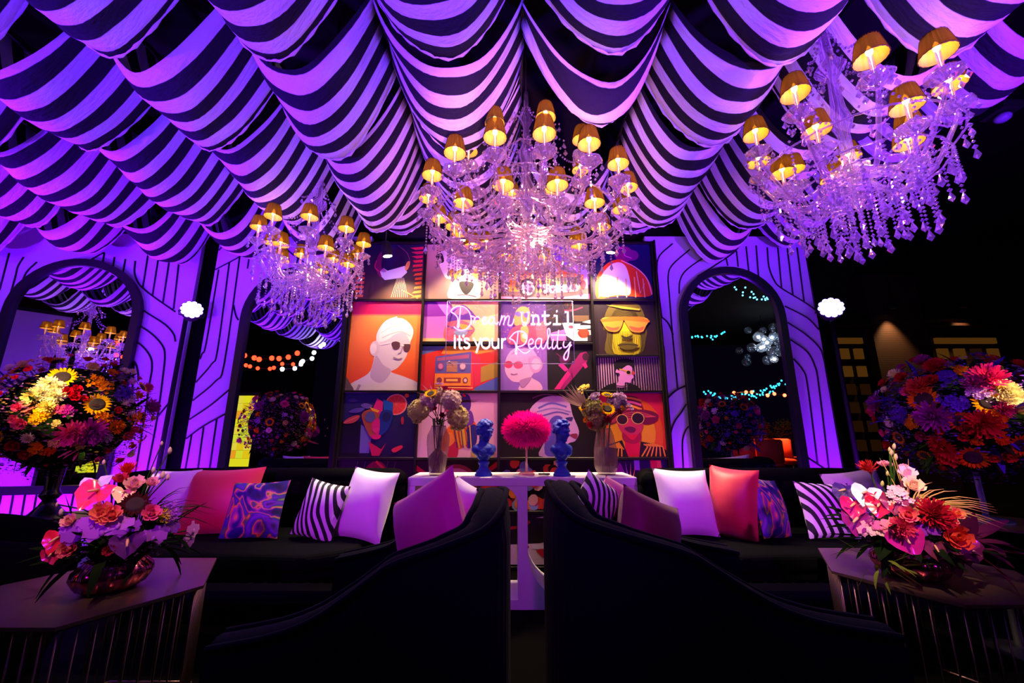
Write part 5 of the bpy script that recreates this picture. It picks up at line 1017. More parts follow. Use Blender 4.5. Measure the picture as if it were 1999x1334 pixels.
def fl_mum(col, n=8, seed=1):
    rnd = random.Random(seed); mb = MB()
    for k in range(n):
        f = k / (n - 1); ring_petals(mb, max(6, int(24 - 15 * f)), 0.1 * (1 - f), 0.05 + 0.34 * f, 0.92 * (1 - 0.42 * f), 0.21, -8 + 88 * f, 0.45, 0, rnd.uniform(0, 6), 0.12, 0.14, rnd, 0.5)
    return mb.mesh('chrysanthemum', pm(col))
def fl_rose(col, seed=1):
    rnd = random.Random(seed); mb = MB()
    for k in range(5):
        f = k / 4; ring_petals(mb, 6 - (k > 2), 0.12, 0.0, 0.9 - 0.3 * f, 0.75 - 0.3 * f, 25 + 50 * f, 0.3 if k < 2 else 0.55, 0, rnd.uniform(0, 6), 0.28, 0.08, rnd, 0.75)
    return mb.mesh('rose', pm(col))
def fl_orchid(col, seed=1):
    rnd = random.Random(seed); mb = MB()
    for k, (a, L, w) in enumerate(((90, 0.95, 0.7), (210, 0.9, 0.62), (330, 0.9, 0.62), (10, 1.0, 1.05), (170, 1.0, 1.05))):
        a = R(a); petal(mb, (0, 0, 0.02 * k), (math.cos(a), math.sin(a), 0.18), (0, 0, 1), L, w, -0.15, 0, 4, 0.0, 0.6)
    mb.ell((0, -0.18, 0.14), (0.16, 0.26, 0.14), 8, 5); return mb.mesh('orchid', pm(col))
def fl_anthurium(col, seed=1):
    mb = MB(); n = 22; ring = []
    for i in range(n):
        t = 2 * math.pi * i / n; x = 0.9 * math.sin(t) ** 3; y = (0.75 * math.cos(t) - 0.30 * math.cos(2 * t) - 0.12 * math.cos(3 * t)); ring.append((x, y))
    vs = [(0, 0.1, -0.05)]
    for k in (0.5, 1.0): vs += [(x * k, y * k, 0.22 * k * k * (abs(x) * 0.8) + (0.12 if k == 1 else 0) * math.sin(6 * math.atan2(y, x))) for x, y in ring]
    fs = [(0, 1 + i, 1 + (i + 1) % n) for i in range(n)] + [(1 + i, 1 + n + i, 1 + n + (i + 1) % n, 1 + (i + 1) % n) for i in range(n)]
    mb.add(vs, fs); return mb.mesh('anthurium', mat('anth_' + col.strip('#'), col, 0.16, coat=0.6, spec=0.7))
ME_SPADIX = MB().tube([(0, 0.25, 0.0), (0, 0.1, 0.2), (0, -0.15, 0.5)], [0.07, 0.08, 0.05], 8).mesh('spadix', mat('spadix_cream', '#c89868', 0.6))
def fl_cluster(col, n=26, seed=1):
    rnd = random.Random(seed); mb = MB()
    for k in range(n):
        a = rnd.uniform(0, 6.283); r = math.sqrt(rnd.random()); z = 0.35 * (1 - r * r); c = (r * math.cos(a) * 0.85, r * math.sin(a) * 0.85, z)
        s0 = len(mb.v); ring_petals(mb, 5, 0.02, 0, 0.24, 0.2, 20, 0.1, 0, rnd.uniform(0, 1), 0, 0.1, rnd, 0.6); mb.xf(Matrix.Translation(c) @ Matrix.Rotation(rnd.uniform(-.6, .6), 4, 'X'), s0)
    return mb.mesh('flower_cluster', pm(col))
def fl_hydrangea(col, seed=1):
    rnd = random.Random(seed); mb = MB()
    for k in range(120):
        z = rnd.uniform(-0.3, 1); a = rnd.uniform(0, 6.283); c = math.sqrt(1 - z * z); d = Vector((c * math.cos(a), c * math.sin(a), z)); s0 = len(mb.v)
        ring_petals(mb, 4, 0.02, 0, 0.19, 0.19, 12, 0.1, 0, rnd.uniform(0, 1), 0, 0.25, rnd, 0.6); q = d.to_track_quat('Z', 'Y').to_matrix().to_4x4(); mb.xf(Matrix.Translation(d * rnd.uniform(0.78, 0.95)) @ q, s0)
    mb.ell((0, 0, 0), 0.75, 10, 7); return mb.mesh('hydrangea', pm(col))
def fl_protea(col, seed=1):
    rnd = random.Random(seed); mb = MB()
    for k in range(4): ring_petals(mb, 16, 0.12, 0.1 * k, 1.0 - 0.14 * k, 0.16, 18 + 16 * k, 0.35, 0, rnd.uniform(0, 1), 0.1, 0.12, rnd)
    mb.tube([(0, 0, 0.1), (0, 0, -0.5)], [0.25, 0.08], 8); return mb.mesh('spider_bloom', pm(col))
def fl_bud(col):
    return MB().lathe([(0.0, -0.9), (0.3, -0.7), (0.46, -0.1), (0.36, 0.5), (0.1, 0.95), (0.0, 1.0)], 10).mesh('bud', pm(col))
FL = {'sunflower': fl_sunflower, 'mum': fl_mum, 'rose': fl_rose, 'orchid': fl_orchid, 'anthurium': fl_anthurium, 'cluster': fl_cluster, 'hydrangea': fl_hydrangea, 'protea': fl_protea, 'bud': fl_bud}
ME_DISC = disc_mesh()
def flower_me(kind, col):
    k = (kind, col)
    if k not in PC: PC[k] = FL[kind](col)
    return PC[k]
def bloom(parent, kind, col, pos, nrm, r, rnd):
    q = Vector(nrm).normalized().to_track_quat('Z', 'Y'); q = q @ Euler((0, 0, rnd.uniform(-0.5, 0.5) if kind in ('anthurium', 'orchid') else rnd.uniform(0, 6))).to_quaternion()
    o = link(flower_me(kind, col).name.split('.')[0], flower_me(kind, col), parent, Vector(pos) - parent.location, q.to_euler(), r)
    if kind == 'sunflower': link('flower_center', ME_DISC, o)
    if kind == 'anthurium': link('spadix', ME_SPADIX, o)
    return o
def filler(parent, c, rad, n, cols, size, seed, zlo=-1.0, name='filler_blossom', spike=0.0):
    rnd = random.Random(seed); mb = MB(); c = Vector(c) - parent.location
    for k in range(n):
        z = rnd.uniform(zlo, 1); a = rnd.uniform(0, 6.283); q = math.sqrt(max(0, 1 - z * z)); d = Vector((q * math.cos(a), q * math.sin(a), z)); rr = rnd.uniform(0.72, 1.06)
        p = c + Vector((d.x * rad[0], d.y * rad[1], d.z * rad[2])) * rr; s = size * rnd.uniform(0.6, 1.5); x, y = frame_of((d + Vector((rnd.uniform(-.6, .6), rnd.uniform(-.6, .6), rnd.uniform(-.6, .6)))).normalized())
        L = 1 + spike * rnd.random(); mi = rnd.randrange(len(cols)); mb.add([p - x * s, p + y * s * 0.6 , p + x * s * L, p - y * s * 0.6], [(0, 1, 2, 3)], mi)
    o = mb.build(name, [pm(x) for x in cols], parent, False); o['kind'] = 'stuff'; return o
def leaf_blade(mb, p, d, up, L, w, curl, mi=0): petal(mb, p, d, up, L, w, curl, mi, 5, 0.12)
m_leaf = thin_mat('leaf_green', '#2c4a18', 0.25, 0.0); m_leafd = thin_mat('leaf_dark', '#14200e', 0.2, 0.0); m_straw = thin_mat('straw_blade', '#c8a858', 0.3, 0.0); m_pinkleaf = thin_mat('dried_pink_leaf', '#b86a58', 0.3, 0.0); m_plumleaf = thin_mat('plum_leaf', '#5a1c3c', 0.25, 0.0)
def leaves(parent, c, rad, n, m, L, w, seed, zlo=-1, zhi=1, name='leaf', kind=True):
    rnd = random.Random(seed); c = Vector(c) - parent.location
    for k in range(n):
        z = rnd.uniform(zlo, zhi); a = rnd.uniform(0, 6.283); q = math.sqrt(max(0, 1 - z * z)); d = Vector((q * math.cos(a), q * math.sin(a), z)); mb = MB()
        leaf_blade(mb, c + Vector((d.x * rad[0], d.y * rad[1], d.z * rad[2])) * 0.85, d + Vector((rnd.uniform(-.5, .5), rnd.uniform(-.5, .5), rnd.uniform(-.3, .5))), (rnd.uniform(-.4, .4), rnd.uniform(-.4, .4), 1), L * rnd.uniform(0.7, 1.2), w, rnd.uniform(-0.4, 0.1)); mb.build(name, m, parent)
def grass(parent, p, n, dirv, L, m, seed, spread=0.7, droop=0.5, r=0.002, name='grass_blade'):
    rnd = random.Random(seed); p = Vector(p) - parent.location
    for k in range(n):
        d = (Vector(dirv) + Vector((rnd.uniform(-spread, spread), rnd.uniform(-spread, spread), rnd.uniform(-spread * .3, spread * .6)))).normalized(); l = L * rnd.uniform(0.6, 1.15)
        pts = [p + d * l * f + Vector((0, 0, -droop * l * f * f)) for f in (0, 0.25, 0.5, 0.75, 1.0)]; MB().tube(pts, [r * 1.2, r * 1.3, r, r * 0.7, r * 0.2], 4).build(name, m, parent)
# ------------------------------------------------------------ tall flower balls
def ball(label, C, rad, blooms, seed, fcols, stand):
    t = thing('flower_ball', label, 'flowers', (C[0], C[1], C[2] - rad)); rnd = random.Random(seed); Cv = Vector(C)
    MB().ell((0, 0, rad), rad * 0.8, 16, 10).build('moss_core', m_leafd, t)
    filler(t, C, (rad, rad, rad * 0.92), 6500, fcols, 0.0065, seed, spike=1.8); leaves(t, C, (rad, rad, rad * 0.9), 46, m_leaf, 0.13, 0.03, seed + 1)
    taken = []
    for kind, col, px, py, r in blooms:
        p = on_ball(px, py, C, rad * 0.99); n = (p - Cv).normalized(); n = (n + (EYE - p).normalized() * 0.35).normalized(); bloom(t, kind, col, p, n, r, rnd); taken.append((p, r))
    # round the back and in the gaps the same flowers go on
    kinds = [(b[0], b[1], b[4]) for b in blooms]; k = 0; tries = 0
    while k < 110 and tries < 4000:
        tries += 1; z = rnd.uniform(-0.75, 0.95); a = rnd.uniform(0, 6.283); q = math.sqrt(1 - z * z); d = Vector((q * math.cos(a), q * math.sin(a), z)); p = Cv + d * rad; kd, cl, r = kinds[rnd.randrange(len(kinds))]
        if any((p - x).length < (r + y) * 0.72 for x, y in taken): continue
        bloom(t, kd, cl, p, d, r * rnd.uniform(0.55, 0.85), rnd); taken.append((p, r)); k += 1
    return t
Y1, Y2, OR, RD, PK, MG, CR, PU = '#f2b80c', '#f0dc70', '#d8780c', '#c80c28', '#e8487c', '#b01c88', '#f4ecb0', '#5a28a8'
LB = (-2.93, 2.68, 1.285)
lb = ball('large ball of sunflowers and pink dahlias on a black stand, left', LB, 0.41, [
    ('sunflower', Y1, 122, 737, 0.068), ('sunflower', Y1, 190, 790, 0.068), ('mum', CR, 95, 750, 0.045), ('mum', CR, 82, 768, 0.05), ('mum', CR, 107, 774, 0.05), ('mum', Y2, 66, 775, 0.045), ('mum', CR, 112, 757, 0.04), ('mum', Y2, 92, 795, 0.04), ('cluster', Y1, 78, 814, 0.05), ('cluster', Y1, 90, 804, 0.045),
    ('rose', RD, 132, 766, 0.034), ('rose', RD, 149, 762, 0.034), ('rose', RD, 146, 776, 0.034), ('rose', RD, 164, 778, 0.022), ('cluster', OR, 189, 746, 0.055), ('cluster', OR, 204, 756, 0.05), ('cluster', OR, 202, 817, 0.05), ('mum', OR, 226, 833, 0.045), ('cluster', OR, 262, 816, 0.05),
    ('mum', PK, 142, 846, 0.075), ('mum', MG, 176, 843, 0.08), ('rose', PK, 42, 828, 0.04), ('rose', PK, 30, 818, 0.03), ('rose', RD, 30, 868, 0.04), ('rose', RD, 52, 885, 0.035), ('cluster', Y1, 72, 876, 0.045), ('cluster', OR, 96, 880, 0.035), ('cluster', Y2, 112, 864, 0.04), ('cluster', MG, 132, 802, 0.04), ('cluster', PK, 118, 800, 0.035), ('rose', PK, 258, 838, 0.035), ('rose', PK, 246, 850, 0.04), ('cluster', PU, 240, 770, 0.06), ('cluster', '#c090b0', 250, 780, 0.05), ('cluster', '#c090b0', 258, 809, 0.03), ('rose', PK, 36, 796, 0.03)],
    21, ['#6a2c70', '#8a4a90', '#3c5a20', '#b06a90', '#5a2c2c', '#a07c38'], 0)
leaves(lb, LB, (0.36, 0.36, 0.34), 22, thin_mat('dark_plume', '#3c1c50', 0.2, 0.0), 0.16, 0.022, 77, 0.2, 0.9, 'plume')
for (px, py, qx, qy) in ((72, 785, 4, 808), (74, 792, 22, 815), (70, 780, 12, 795), (80, 790, 30, 822), (140, 880, 113, 896), (150, 880, 124, 898), (152, 884, 146, 902)):
    a_, b_ = on_ball(px, py, LB, 0.41) - lb.location, at(qx, qy, 2.4) - lb.location; mb = MB(); leaf_blade(mb, a_, b_ - a_, (0, -1, 0.4), (b_ - a_).length, 0.028, 0.05); mb.build('dried_leaf', m_pinkleaf, lb)
for (px, py, qx, qy) in ((30, 880, 8, 900), (40, 892, 18, 925), (28, 860, -10, 880)):
    a_, b_ = on_ball(px, py, LB, 0.41) - lb.location, at(qx, qy, 2.45) - lb.location; mb = MB(); leaf_blade(mb, a_, b_ - a_, (0, -1, 0.4), (b_ - a_).length, 0.03, -0.1); mb.build('dried_leaf', m_plumleaf, lb)
for (px, py) in ((58, 716), (42, 724), (56, 738), (275, 800), (283, 832), (272, 862)):
    a_ = on_ball((px + 140) / 2, (py + 815) / 2, LB, 0.3) - lb.location; b_ = at(px, py, 2.6) - lb.location; MB().tube([a_, (a_ + b_) / 2 + Vector((0, 0, 0.01)), b_], 0.002, 4).build('stalk', m_leaf, lb); link('bud', flower_me('bud', '#c8a070'), lb, b_, None, 0.014)
RB = (2.80, 2.52, 1.275)
rb = ball('large ball of sunflowers and magenta blooms on a thin stand, right', RB, 0.40, [
    ('sunflower', '#e07810', 1803, 780, 0.078), ('sunflower', Y1, 1929, 786, 0.068), ('sunflower', '#c86820', 1874, 822, 0.058), ('sunflower', '#d87010', 1899, 893, 0.068), ('sunflower', '#d88010', 1994, 870, 0.06), ('sunflower', '#d07010', 1804, 889, 0.036),
    ('mum', '#e02878', 1927, 742, 0.085), ('mum', MG, 1905, 752, 0.06), ('mum', CR, 1962, 762, 0.055), ('mum', CR, 1970, 775, 0.055), ('mum', CR, 1960, 783, 0.045), ('mum', Y2, 1945, 760, 0.04), ('mum', '#a02890', 1822, 814, 0.085), ('cluster', OR, 1784, 825, 0.05), ('mum', RD, 1916, 828, 0.075), ('cluster', OR, 1942, 818, 0.06), ('mum', '#c02060', 1958, 800, 0.045),
    ('protea', RD, 1830, 860, 0.05), ('mum', RD, 1840, 874, 0.055), ('cluster', '#d03828', 1850, 891, 0.07), ('rose', RD, 1880, 853, 0.03), ('rose', RD, 1888, 838, 0.04), ('mum', '#d84838', 1794, 757, 0.06), ('rose', RD, 1820, 745, 0.045), ('rose', PK, 1774, 766, 0.04), ('cluster', OR, 1875, 724, 0.04), ('rose', RD, 1938, 893, 0.03), ('rose', RD, 1966, 888, 0.04), ('rose', RD, 1834, 838, 0.035), ('rose', '#a02050', 1800, 850, 0.035), ('cluster', '#d8b0d8', 1912, 768, 0.06), ('cluster', '#d8b0d8', 1928, 762, 0.05), ('cluster', PU, 1860, 790, 0.07), ('cluster', PU, 1760, 810, 0.07), ('cluster', PU, 1850, 740, 0.06)],
    33, ['#4c2c98', '#6038b0', '#7a40a8', '#40246c', '#9a6ac0', '#36482a'], 1)
leaves(rb, RB, (0.38, 0.38, 0.36), 40, thin_mat('violet_plume', '#44249a', 0.25, 0.0), 0.15, 0.04, 78, -0.8, 0.9, 'plume')
grass(rb, on_ball(1965, 805, RB, 0.38), 16, (0.7, -0.6, 0.1), 0.22, m_straw, 5, 0.6, 0.2, 0.003, 'dried_blade')
# stands
sd = thing('flower_stand', 'black trumpet stand with a flared foot under the left flower ball', 'stand', (LB[0], LB[1], 0.656))
MB().lathe([(0, 0), (0.115, 0), (0.115, 0.012), (0.08, 0.04), (0.045, 0.085), (0.032, 0.115), (0.045, 0.13), (0.055, 0.145), (0.045, 0.16), (0.036, 0.18), (0.05, 0.34), (0.075, 0.40), (0.0, 0.42)], 12).build('stand_body', mat('black_gloss', '#050508', 0.25), sd)
sd = thing('flower_stand', 'thin clear stand lit blue under the right flower ball', 'stand', (RB[0], RB[1], 0.681))
MB().tube([(0, 0, 0.02), (0, 0, 0.36)], 0.014, 10).build('rod', crystal_mat('clear_rod', (0.7, 0.75, 1.0), 0.35, 0.3, 0.1), sd); MB().lathe([(0, 0), (0.11, 0), (0.11, 0.012), (0.02, 0.02), (0, 0.02)], 24).build('foot', crystal_mat('clear_rod'), sd)
# ------------------------------------------------------------ low arrangements in ribbed bowls
m_iri = mat('iridescent_bowl', '#8a3a58', 0.14, 0.9)
def bowl(label, c, r):
    t = thing('ribbed_bowl', label, 'bowl', c)
    MB().lathe([(0, 0.003), (r * 0.6, 0.0), (r * 0.85, 0.02), (r, 0.055), (r * 0.96, 0.085), (r * 0.72, 0.115), (r * 0.66, 0.12), (r * 0.62, 0.11), (0, 0.05)], 64, rip=lambda j, i: 1 + 0.03 * math.cos(j * math.pi / 2)).build('bowl_body', m_iri, t); return t
BL = Vector((-1.69, 1.86, 0.551)); BR = Vector((1.83, 2.01, 0.551)); LS = 0.87
bowl('ribbed iridescent glass bowl on the left low table', BL, 0.13); bowl('ribbed iridescent glass bowl on the right low table', BR, 0.14)
def low(label, B, c, rad, blooms, seed, px0):
    t = thing('flower_arrangement', label, 'flowers', B + Vector((0, 0, 0.09))); rnd = random.Random(seed); C = B + Vector(c)
    MB().ell(C - t.location - Vector((0, 0, 0.06)), (rad * 0.5, rad * 0.45, rad * 0.35), 14, 8).build('moss_core', m_leafd, t)
    for kind, col, px, py, r in blooms:
        p = on_ball(px, py, C, rad); n = ((p - C).normalized() + (EYE - p).normalized() * 0.6 + Vector((0, 0, 0.25))).normalized(); bloom(t, kind, col, p, n, r * LS, rnd)
        q = C + Vector((rnd.uniform(-.04, .04), rnd.uniform(-.04, .04), -0.1)); MB().tube([q - t.location, (p + q) / 2 - t.location + Vector((0, 0, 0.02)), p - n * 0.01 - t.location], 0.0028, 4).build('stem', m_leaf, t)
    leaves(t, C - Vector((0, 0, 0.05)), (rad * 0.8, rad * 0.7, rad * 0.45), 44, m_leafd, 0.16, 0.035, seed + 3, -0.6, 0.5); filler(t, C - Vector((0, 0, 0.05)), (rad * 0.75, rad * 0.65, rad * 0.45), 900, ['#5a2c50', '#2a3a16', '#8a6a80', '#3a2030'], 0.006, seed + 9)
    return t
LV = '#a04ac0'; SA = '#e87860'
la = low('low arrangement of anthuriums, orchids and grasses on the left table', BL, (0.018, 0, 0.235), 0.235, [
    ('anthurium', '#d83050', 184, 965, 0.088), ('anthurium', '#c8c0d8', 188, 945, 0.07), ('sunflower', '#3a1418', 264, 985, 0.06), ('protea', '#d83020', 250, 905, 0.055), ('rose', '#c03048', 236, 940, 0.038), ('rose', SA, 200, 1002, 0.05), ('rose', SA, 220, 1006, 0.048), ('rose', '#e88a70', 208, 1014, 0.04), ('orchid', LV, 184, 1024, 0.055), ('orchid', LV, 200, 1036, 0.06), ('orchid', '#b060c8', 232, 1024, 0.052), ('orchid', '#8a3cb0', 158, 1042, 0.06), ('orchid', '#8a3cb0', 250, 1032, 0.045), ('orchid', LV, 140, 1035, 0.045),
    ('rose', '#e8608c', 293, 1004, 0.048), ('rose', '#e8a0b0', 295, 946, 0.035), ('rose', '#e8b0a8', 262, 950, 0.05), ('anthurium', '#d01c3c', 110, 1056, 0.06), ('rose', '#d86068', 138, 1072, 0.042), ('anthurium', '#b01c50', 105, 1082, 0.05), ('rose', '#e8a898', 140, 1018, 0.035), ('anthurium', '#5a2468', 248, 1062, 0.07), ('rose', '#a02038', 214, 1074, 0.028), ('orchid', '#c070c8', 376, 1034, 0.045), ('orchid', '#d898d0', 392, 1048, 0.04), ('orchid', '#b060b8', 370, 1058, 0.045), ('orchid', LV, 300, 1048, 0.05), ('orchid', '#7a38a0', 330, 1032, 0.045), ('cluster', '#e0c030', 322, 1006, 0.04), ('anthurium', '#e8d080', 240, 965, 0.05), ('cluster', LV, 330, 1000, 0.05)], 51, 240)
grass(la, BL + Vector((0.07, 0, 0.24)), 40, (0.75, 0.1, 0.75), 0.33, thin_mat('grass_dark', '#33401c', 0.2, 0.0), 8, 0.55, 0.5, 0.0018)
for (px, py, r) in ((332, 880, 0.018), (318, 928, 0.02), (328, 932, 0.016), (300, 918, 0.016), (316, 866, 0.012), (120, 1000, 0.018), (203, 903, 0.014), (112, 985, 0.012)):
    b_ = at(px, py, 1.84) - la.location; a_ = Vector((0.03 * (1 if px > 240 else -1), 0, 0.15)); MB().tube([a_, a_.lerp(b_, 0.55) + Vector((0, 0, 0.02)), b_], 0.003, 4).build('stem', m_leaf, la); link('bud', flower_me('bud', '#d8c8a0'), la, b_, (0.3, 0.2, 0), r)
ra = low('low arrangement of anthuriums, roses and pale grass on the right table', BR, (-0.018, 0, 0.235), 0.243, [
    ('anthurium', '#3a2070', 1648, 962, 0.075), ('anthurium', '#c8d0d8', 1690, 966, 0.075), ('anthurium', '#c01860', 1668, 990, 0.075), ('anthurium', '#8a1870', 1674, 1018, 0.085), ('anthurium', '#b01878', 1771, 1055, 0.085), ('anthurium', '#c01838', 1716, 990, 0.065), ('anthurium', '#a01840', 1708, 972, 0.05), ('orchid', '#e8a0c0', 1694, 1034, 0.045), ('orchid', '#f0c8c0', 1712, 1038, 0.04), ('orchid', '#e070a0', 1722, 1030, 0.045), ('orchid', '#e8889c', 1740, 1026, 0.04), ('orchid', '#f0d8d8', 1666, 1036, 0.035),
    ('mum', '#a81428', 1820, 1004, 0.07), ('mum', '#a81428', 1838, 1014, 0.05), ('rose', '#e04838', 1859, 1048, 0.068), ('rose', '#f08858', 1864, 1004, 0.034), ('rose', '#f09878', 1848, 1020, 0.04), ('rose', '#e86870', 1772, 1006, 0.048), ('rose', '#f8d8b8', 1782, 953, 0.055), ('rose', '#f8d0d8', 1770, 931, 0.05), ('rose', '#f0a8b8', 1764, 916, 0.028), ('rose', '#f0a0b8', 1721, 890, 0.034), ('rose', '#e898b0', 1738, 906, 0.024), ('protea', '#b82828', 1697, 918, 0.055), ('orchid', '#7a2c90', 1810, 1035, 0.05), ('mum', '#d03858', 1762, 1030, 0.05), ('anthurium', '#70284c', 1826, 1072, 0.06), ('anthurium', '#802060', 1880, 1060, 0.06), ('anthurium', '#6a1c50', 1900, 1080, 0.06), ('cluster', '#e8c0c0', 1752, 970, 0.06), ('anthurium', '#802850', 1745, 985, 0.06)], 61, 1780)
grass(ra, BR + Vector((0.0, -0.05, 0.26)), 48, (0.75, -0.05, 0.55), 0.32, m_straw, 9, 0.5, 0.45, 0.0032)
grass(ra, BR + Vector((0.0, -0.05, 0.26)), 5, (0.1, 0, 1.0), 0.34, m_straw, 12, 0.25, 0.2, 0.0026)
leaves(ra, BR + Vector((-0.19, -0.07, 0.09)), (0.09, 0.09, 0.07), 26, thin_mat('olive_leaf', '#6a7828', 0.25, 0.0), 0.10, 0.016, 91, -0.9, 0.4)
leaves(ra, BR + Vector((0.22, 0.0, 0.14)), (0.10, 0.12, 0.08), 20, m_plumleaf, 0.15, 0.06, 92, -0.6, 0.4)
for (px, py, r) in ((1739, 884, 0.018), (1745, 872, 0.016), (1748, 893, 0.018), (1736, 878, 0.013), (1722, 945, 0.016), (1732, 925, 0.014)):
    b_ = at(px, py, 1.98) - ra.location; a_ = Vector((-0.04, 0, 0.16)); MB().tube([a_, a_.lerp(b_, 0.55), b_], 0.003, 4).build('stem', m_leaf, ra); link('bud', flower_me('bud', '#c8c080'), ra, b_, (0.2, 0.1, 0), r)
# ------------------------------------------------------------ bouquets in the console vases
def bouquet(label, base, items, seed, fcols):
    t = thing('bouquet', label, 'flowers', base); rnd = random.Random(seed)
    for kind, col, px, py, Y, r in items:
        p = at(px, py, Y); n = ((p - base - Vector((0, 0, 0.05))).normalized() + (EYE - p).normalized() * 0.5).normalized(); bloom(t, kind, col, p, n, r, rnd)
        MB().tube([(rnd.uniform(-.02, .02), rnd.uniform(-.02, .02), 0.01), (p - base) * 0.5 + Vector((0, 0, 0.02)), p - base - n * 0.01], 0.003, 4).build('stem', m_leaf, t)
    return t
HY = '#c4b07c'; HP = '#c090b4'
bv = Vector((VL.x, 3.22, CZ + 0.372))
b1 = bouquet('bouquet of faded hydrangeas and one sunflower in the left vase', bv, [('hydrangea', HY, 820, 803, 3.2, 0.1), ('hydrangea', HP, 836, 790, 3.22, 0.085), ('hydrangea', HY, 892, 816, 3.2, 0.1), ('hydrangea', '#d0b4b0', 880, 784, 3.2, 0.095), ('hydrangea', '#c8a898', 862, 776, 3.25, 0.08), ('sunflower', Y1, 841, 769, 3.16, 0.055), ('rose', '#8a1c40', 862, 812, 3.17, 0.03), ('rose', '#8a1c50', 868, 762, 3.2, 0.035), ('rose', '#a02848', 850, 800, 3.16, 0.025), ('cluster', '#9060a8', 858, 752, 3.24, 0.04), ('rose', '#b01c38', 904, 774, 3.22, 0.02)], 71, [])
grass(b1, bv + Vector((0.1, 0, 0.18)), 7, (1, 0, 0.15), 0.2, thin_mat('twig_brown', '#4a2c30', 0.2, 0.0), 14, 0.15, 0.1, 0.0028, 'twig')
grass(b1, bv + Vector((-0.05, 0, 0.2)), 26, (-0.6, 0, 0.8), 0.18, thin_mat('twig_pink', '#b88090', 0.2, 0.0), 15, 0.5, 0.2, 0.0012, 'twig')
bw = Vector((VR.x, 3.26, CZ + 0.352))
b2 = bouquet('bouquet of sunflowers and dried plumes in the right vase', bw, [('sunflower', Y1, 1186, 799, 3.18, 0.062), ('sunflower', Y1, 1186, 772, 3.26, 0.055), ('sunflower', Y1, 1140, 793, 3.22, 0.05), ('cluster', Y2, 1140, 760, 3.24, 0.06), ('hydrangea', '#9a9458', 1158, 800, 3.24, 0.1), ('hydrangea', '#a08c60', 1164, 822, 3.2, 0.08), ('hydrangea', '#a884ac', 1204, 788, 3.26, 0.085), ('hydrangea', '#7a7040', 1176, 820, 3.2, 0.055), ('rose', '#a01848', 1206, 806, 3.2, 0.035), ('rose', '#a81840', 1186, 820, 3.16, 0.035), ('rose', '#b01430', 1154, 829, 3.16, 0.035), ('cluster', '#c8a0c8', 1212, 775, 3.22, 0.06), ('cluster', '#c8a0c8', 1228, 796, 3.22, 0.05), ('cluster', OR, 1144, 820, 3.2, 0.03), ('cluster', Y1, 1214, 797, 3.18, 0.03), ('cluster', '#b090b0', 1162, 776, 3.22, 0.06)], 72, [])
for k in range(20):
    a_ = at(1150, 800, 3.24) - bw; b_ = at(1092 + k * 2.5, 772 - 18 * math.sin(k * 0.16) + (k % 3) * 8, 3.22) - bw; mb = MB(); leaf_blade(mb, a_.lerp(b_, 0.3), b_ - a_, (0, -1, 0.5), (b_ - a_).length * 0.75, 0.010, 0.1); mb.build('plume', thin_mat('grey_plume', '#7a607c' if k % 2 else '#c8b090', 0.2, 0.0), b2)
# ================================================================== ROOM BEHIND THE CAMERA (seen in the mirrors)
# spot in virtual space -> real: mirror plane y = 3.89
MY = 3.89
def refl(px, py, Yv): p = at(px, py, Yv); return Vector((p.x, 2 * MY - p.y, p.z))
p = refl(1492, 678, 13.0); bc = thing('bubble_chandelier', 'cluster of clear glowing glass globes reflected in the right mirror', 'chandelier', p); rnd = random.Random(2)
MB().tube([(0, 0, 0.5), (0, 0, 5 - p.z)], 0.01, 5).build('suspension_rod', m_black, bc)
for k in range(26):
    q = Vector((rnd.uniform(-.62, .62), rnd.uniform(-.5, .5), rnd.uniform(-.75, .8))); MB().ell(q, rnd.uniform(0.1, 0.17), 14, 8).build('globe', crystal_mat('globe_glass', (0.9, 0.95, 1.0), 0.72, 0.22, 0.03), bc)
    if k % 3 == 0: MB().ell(q, 0.05, 8, 6).build('bulb', emat('globe_bulb', '#eef4ff', 22), bc)
def string_lights(label, a, b, n, sag, col, s, r, seed):
    t = thing('string_lights', label, 'string lights', a); rnd = random.Random(seed); pts = []
    for i in range(n + 1): f = i / n; q = (b - a) * f; q.z -= sag * 4 * f * (1 - f); q += Vector((rnd.uniform(-.06, .06), rnd.uniform(-.1, .1), rnd.uniform(-.06, .06))); pts.append(q)
    MB().tube(pts, 0.006, 4).build('cable', m_black, t); me = MB().ell((0, 0, 0), r, 6, 4).mesh('lamp', emat('string_%s' % col.strip('#'), col, s))
    for q in pts: link('lamp', me, t, q)
string_lights('cyan string lights low in the right mirror', refl(1375, 768, 12), refl(1535, 742, 12), 40, 0.25, '#30c8f0', 5, 0.028, 1)
string_lights('second cyan string of lights low in the right mirror', refl(1380, 764, 12.6), refl(1530, 748, 12.6), 40, 0.35, '#30c8f0', 5, 0.026, 2)
string_lights('cyan string lights high in the right mirror', refl(1345, 655, 11), refl(1412, 652, 11), 18, 0.1, '#30c8f0', 5, 0.026, 3)
string_lights('cyan string lights at the top of the right mirror', refl(1440, 558, 9), refl(1500, 580, 9), 16, 0.15, '#60d8ff', 5, 0.022, 4)
string_lights('row of red bulbs in the right mirror', refl(1430, 770, 11), refl(1535, 769, 11), 5, 0.0, '#ff5030', 12, 0.05, 5)
string_lights('row of red bulbs in the left mirror', refl(478, 695, 9), refl(575, 692, 9), 6, 0.1, '#ff2410', 14, 0.06, 6)
string_lights('second row of red bulbs in the left mirror', refl(478, 714, 9), refl(570, 716, 9), 6, 0.0, '#ff2410', 10, 0.045, 7)
string_lights('row of white bulbs in the left mirror', refl(560, 718, 8), refl(648, 662, 8), 9, 0.1, '#e8e8ff', 16, 0.045, 8)
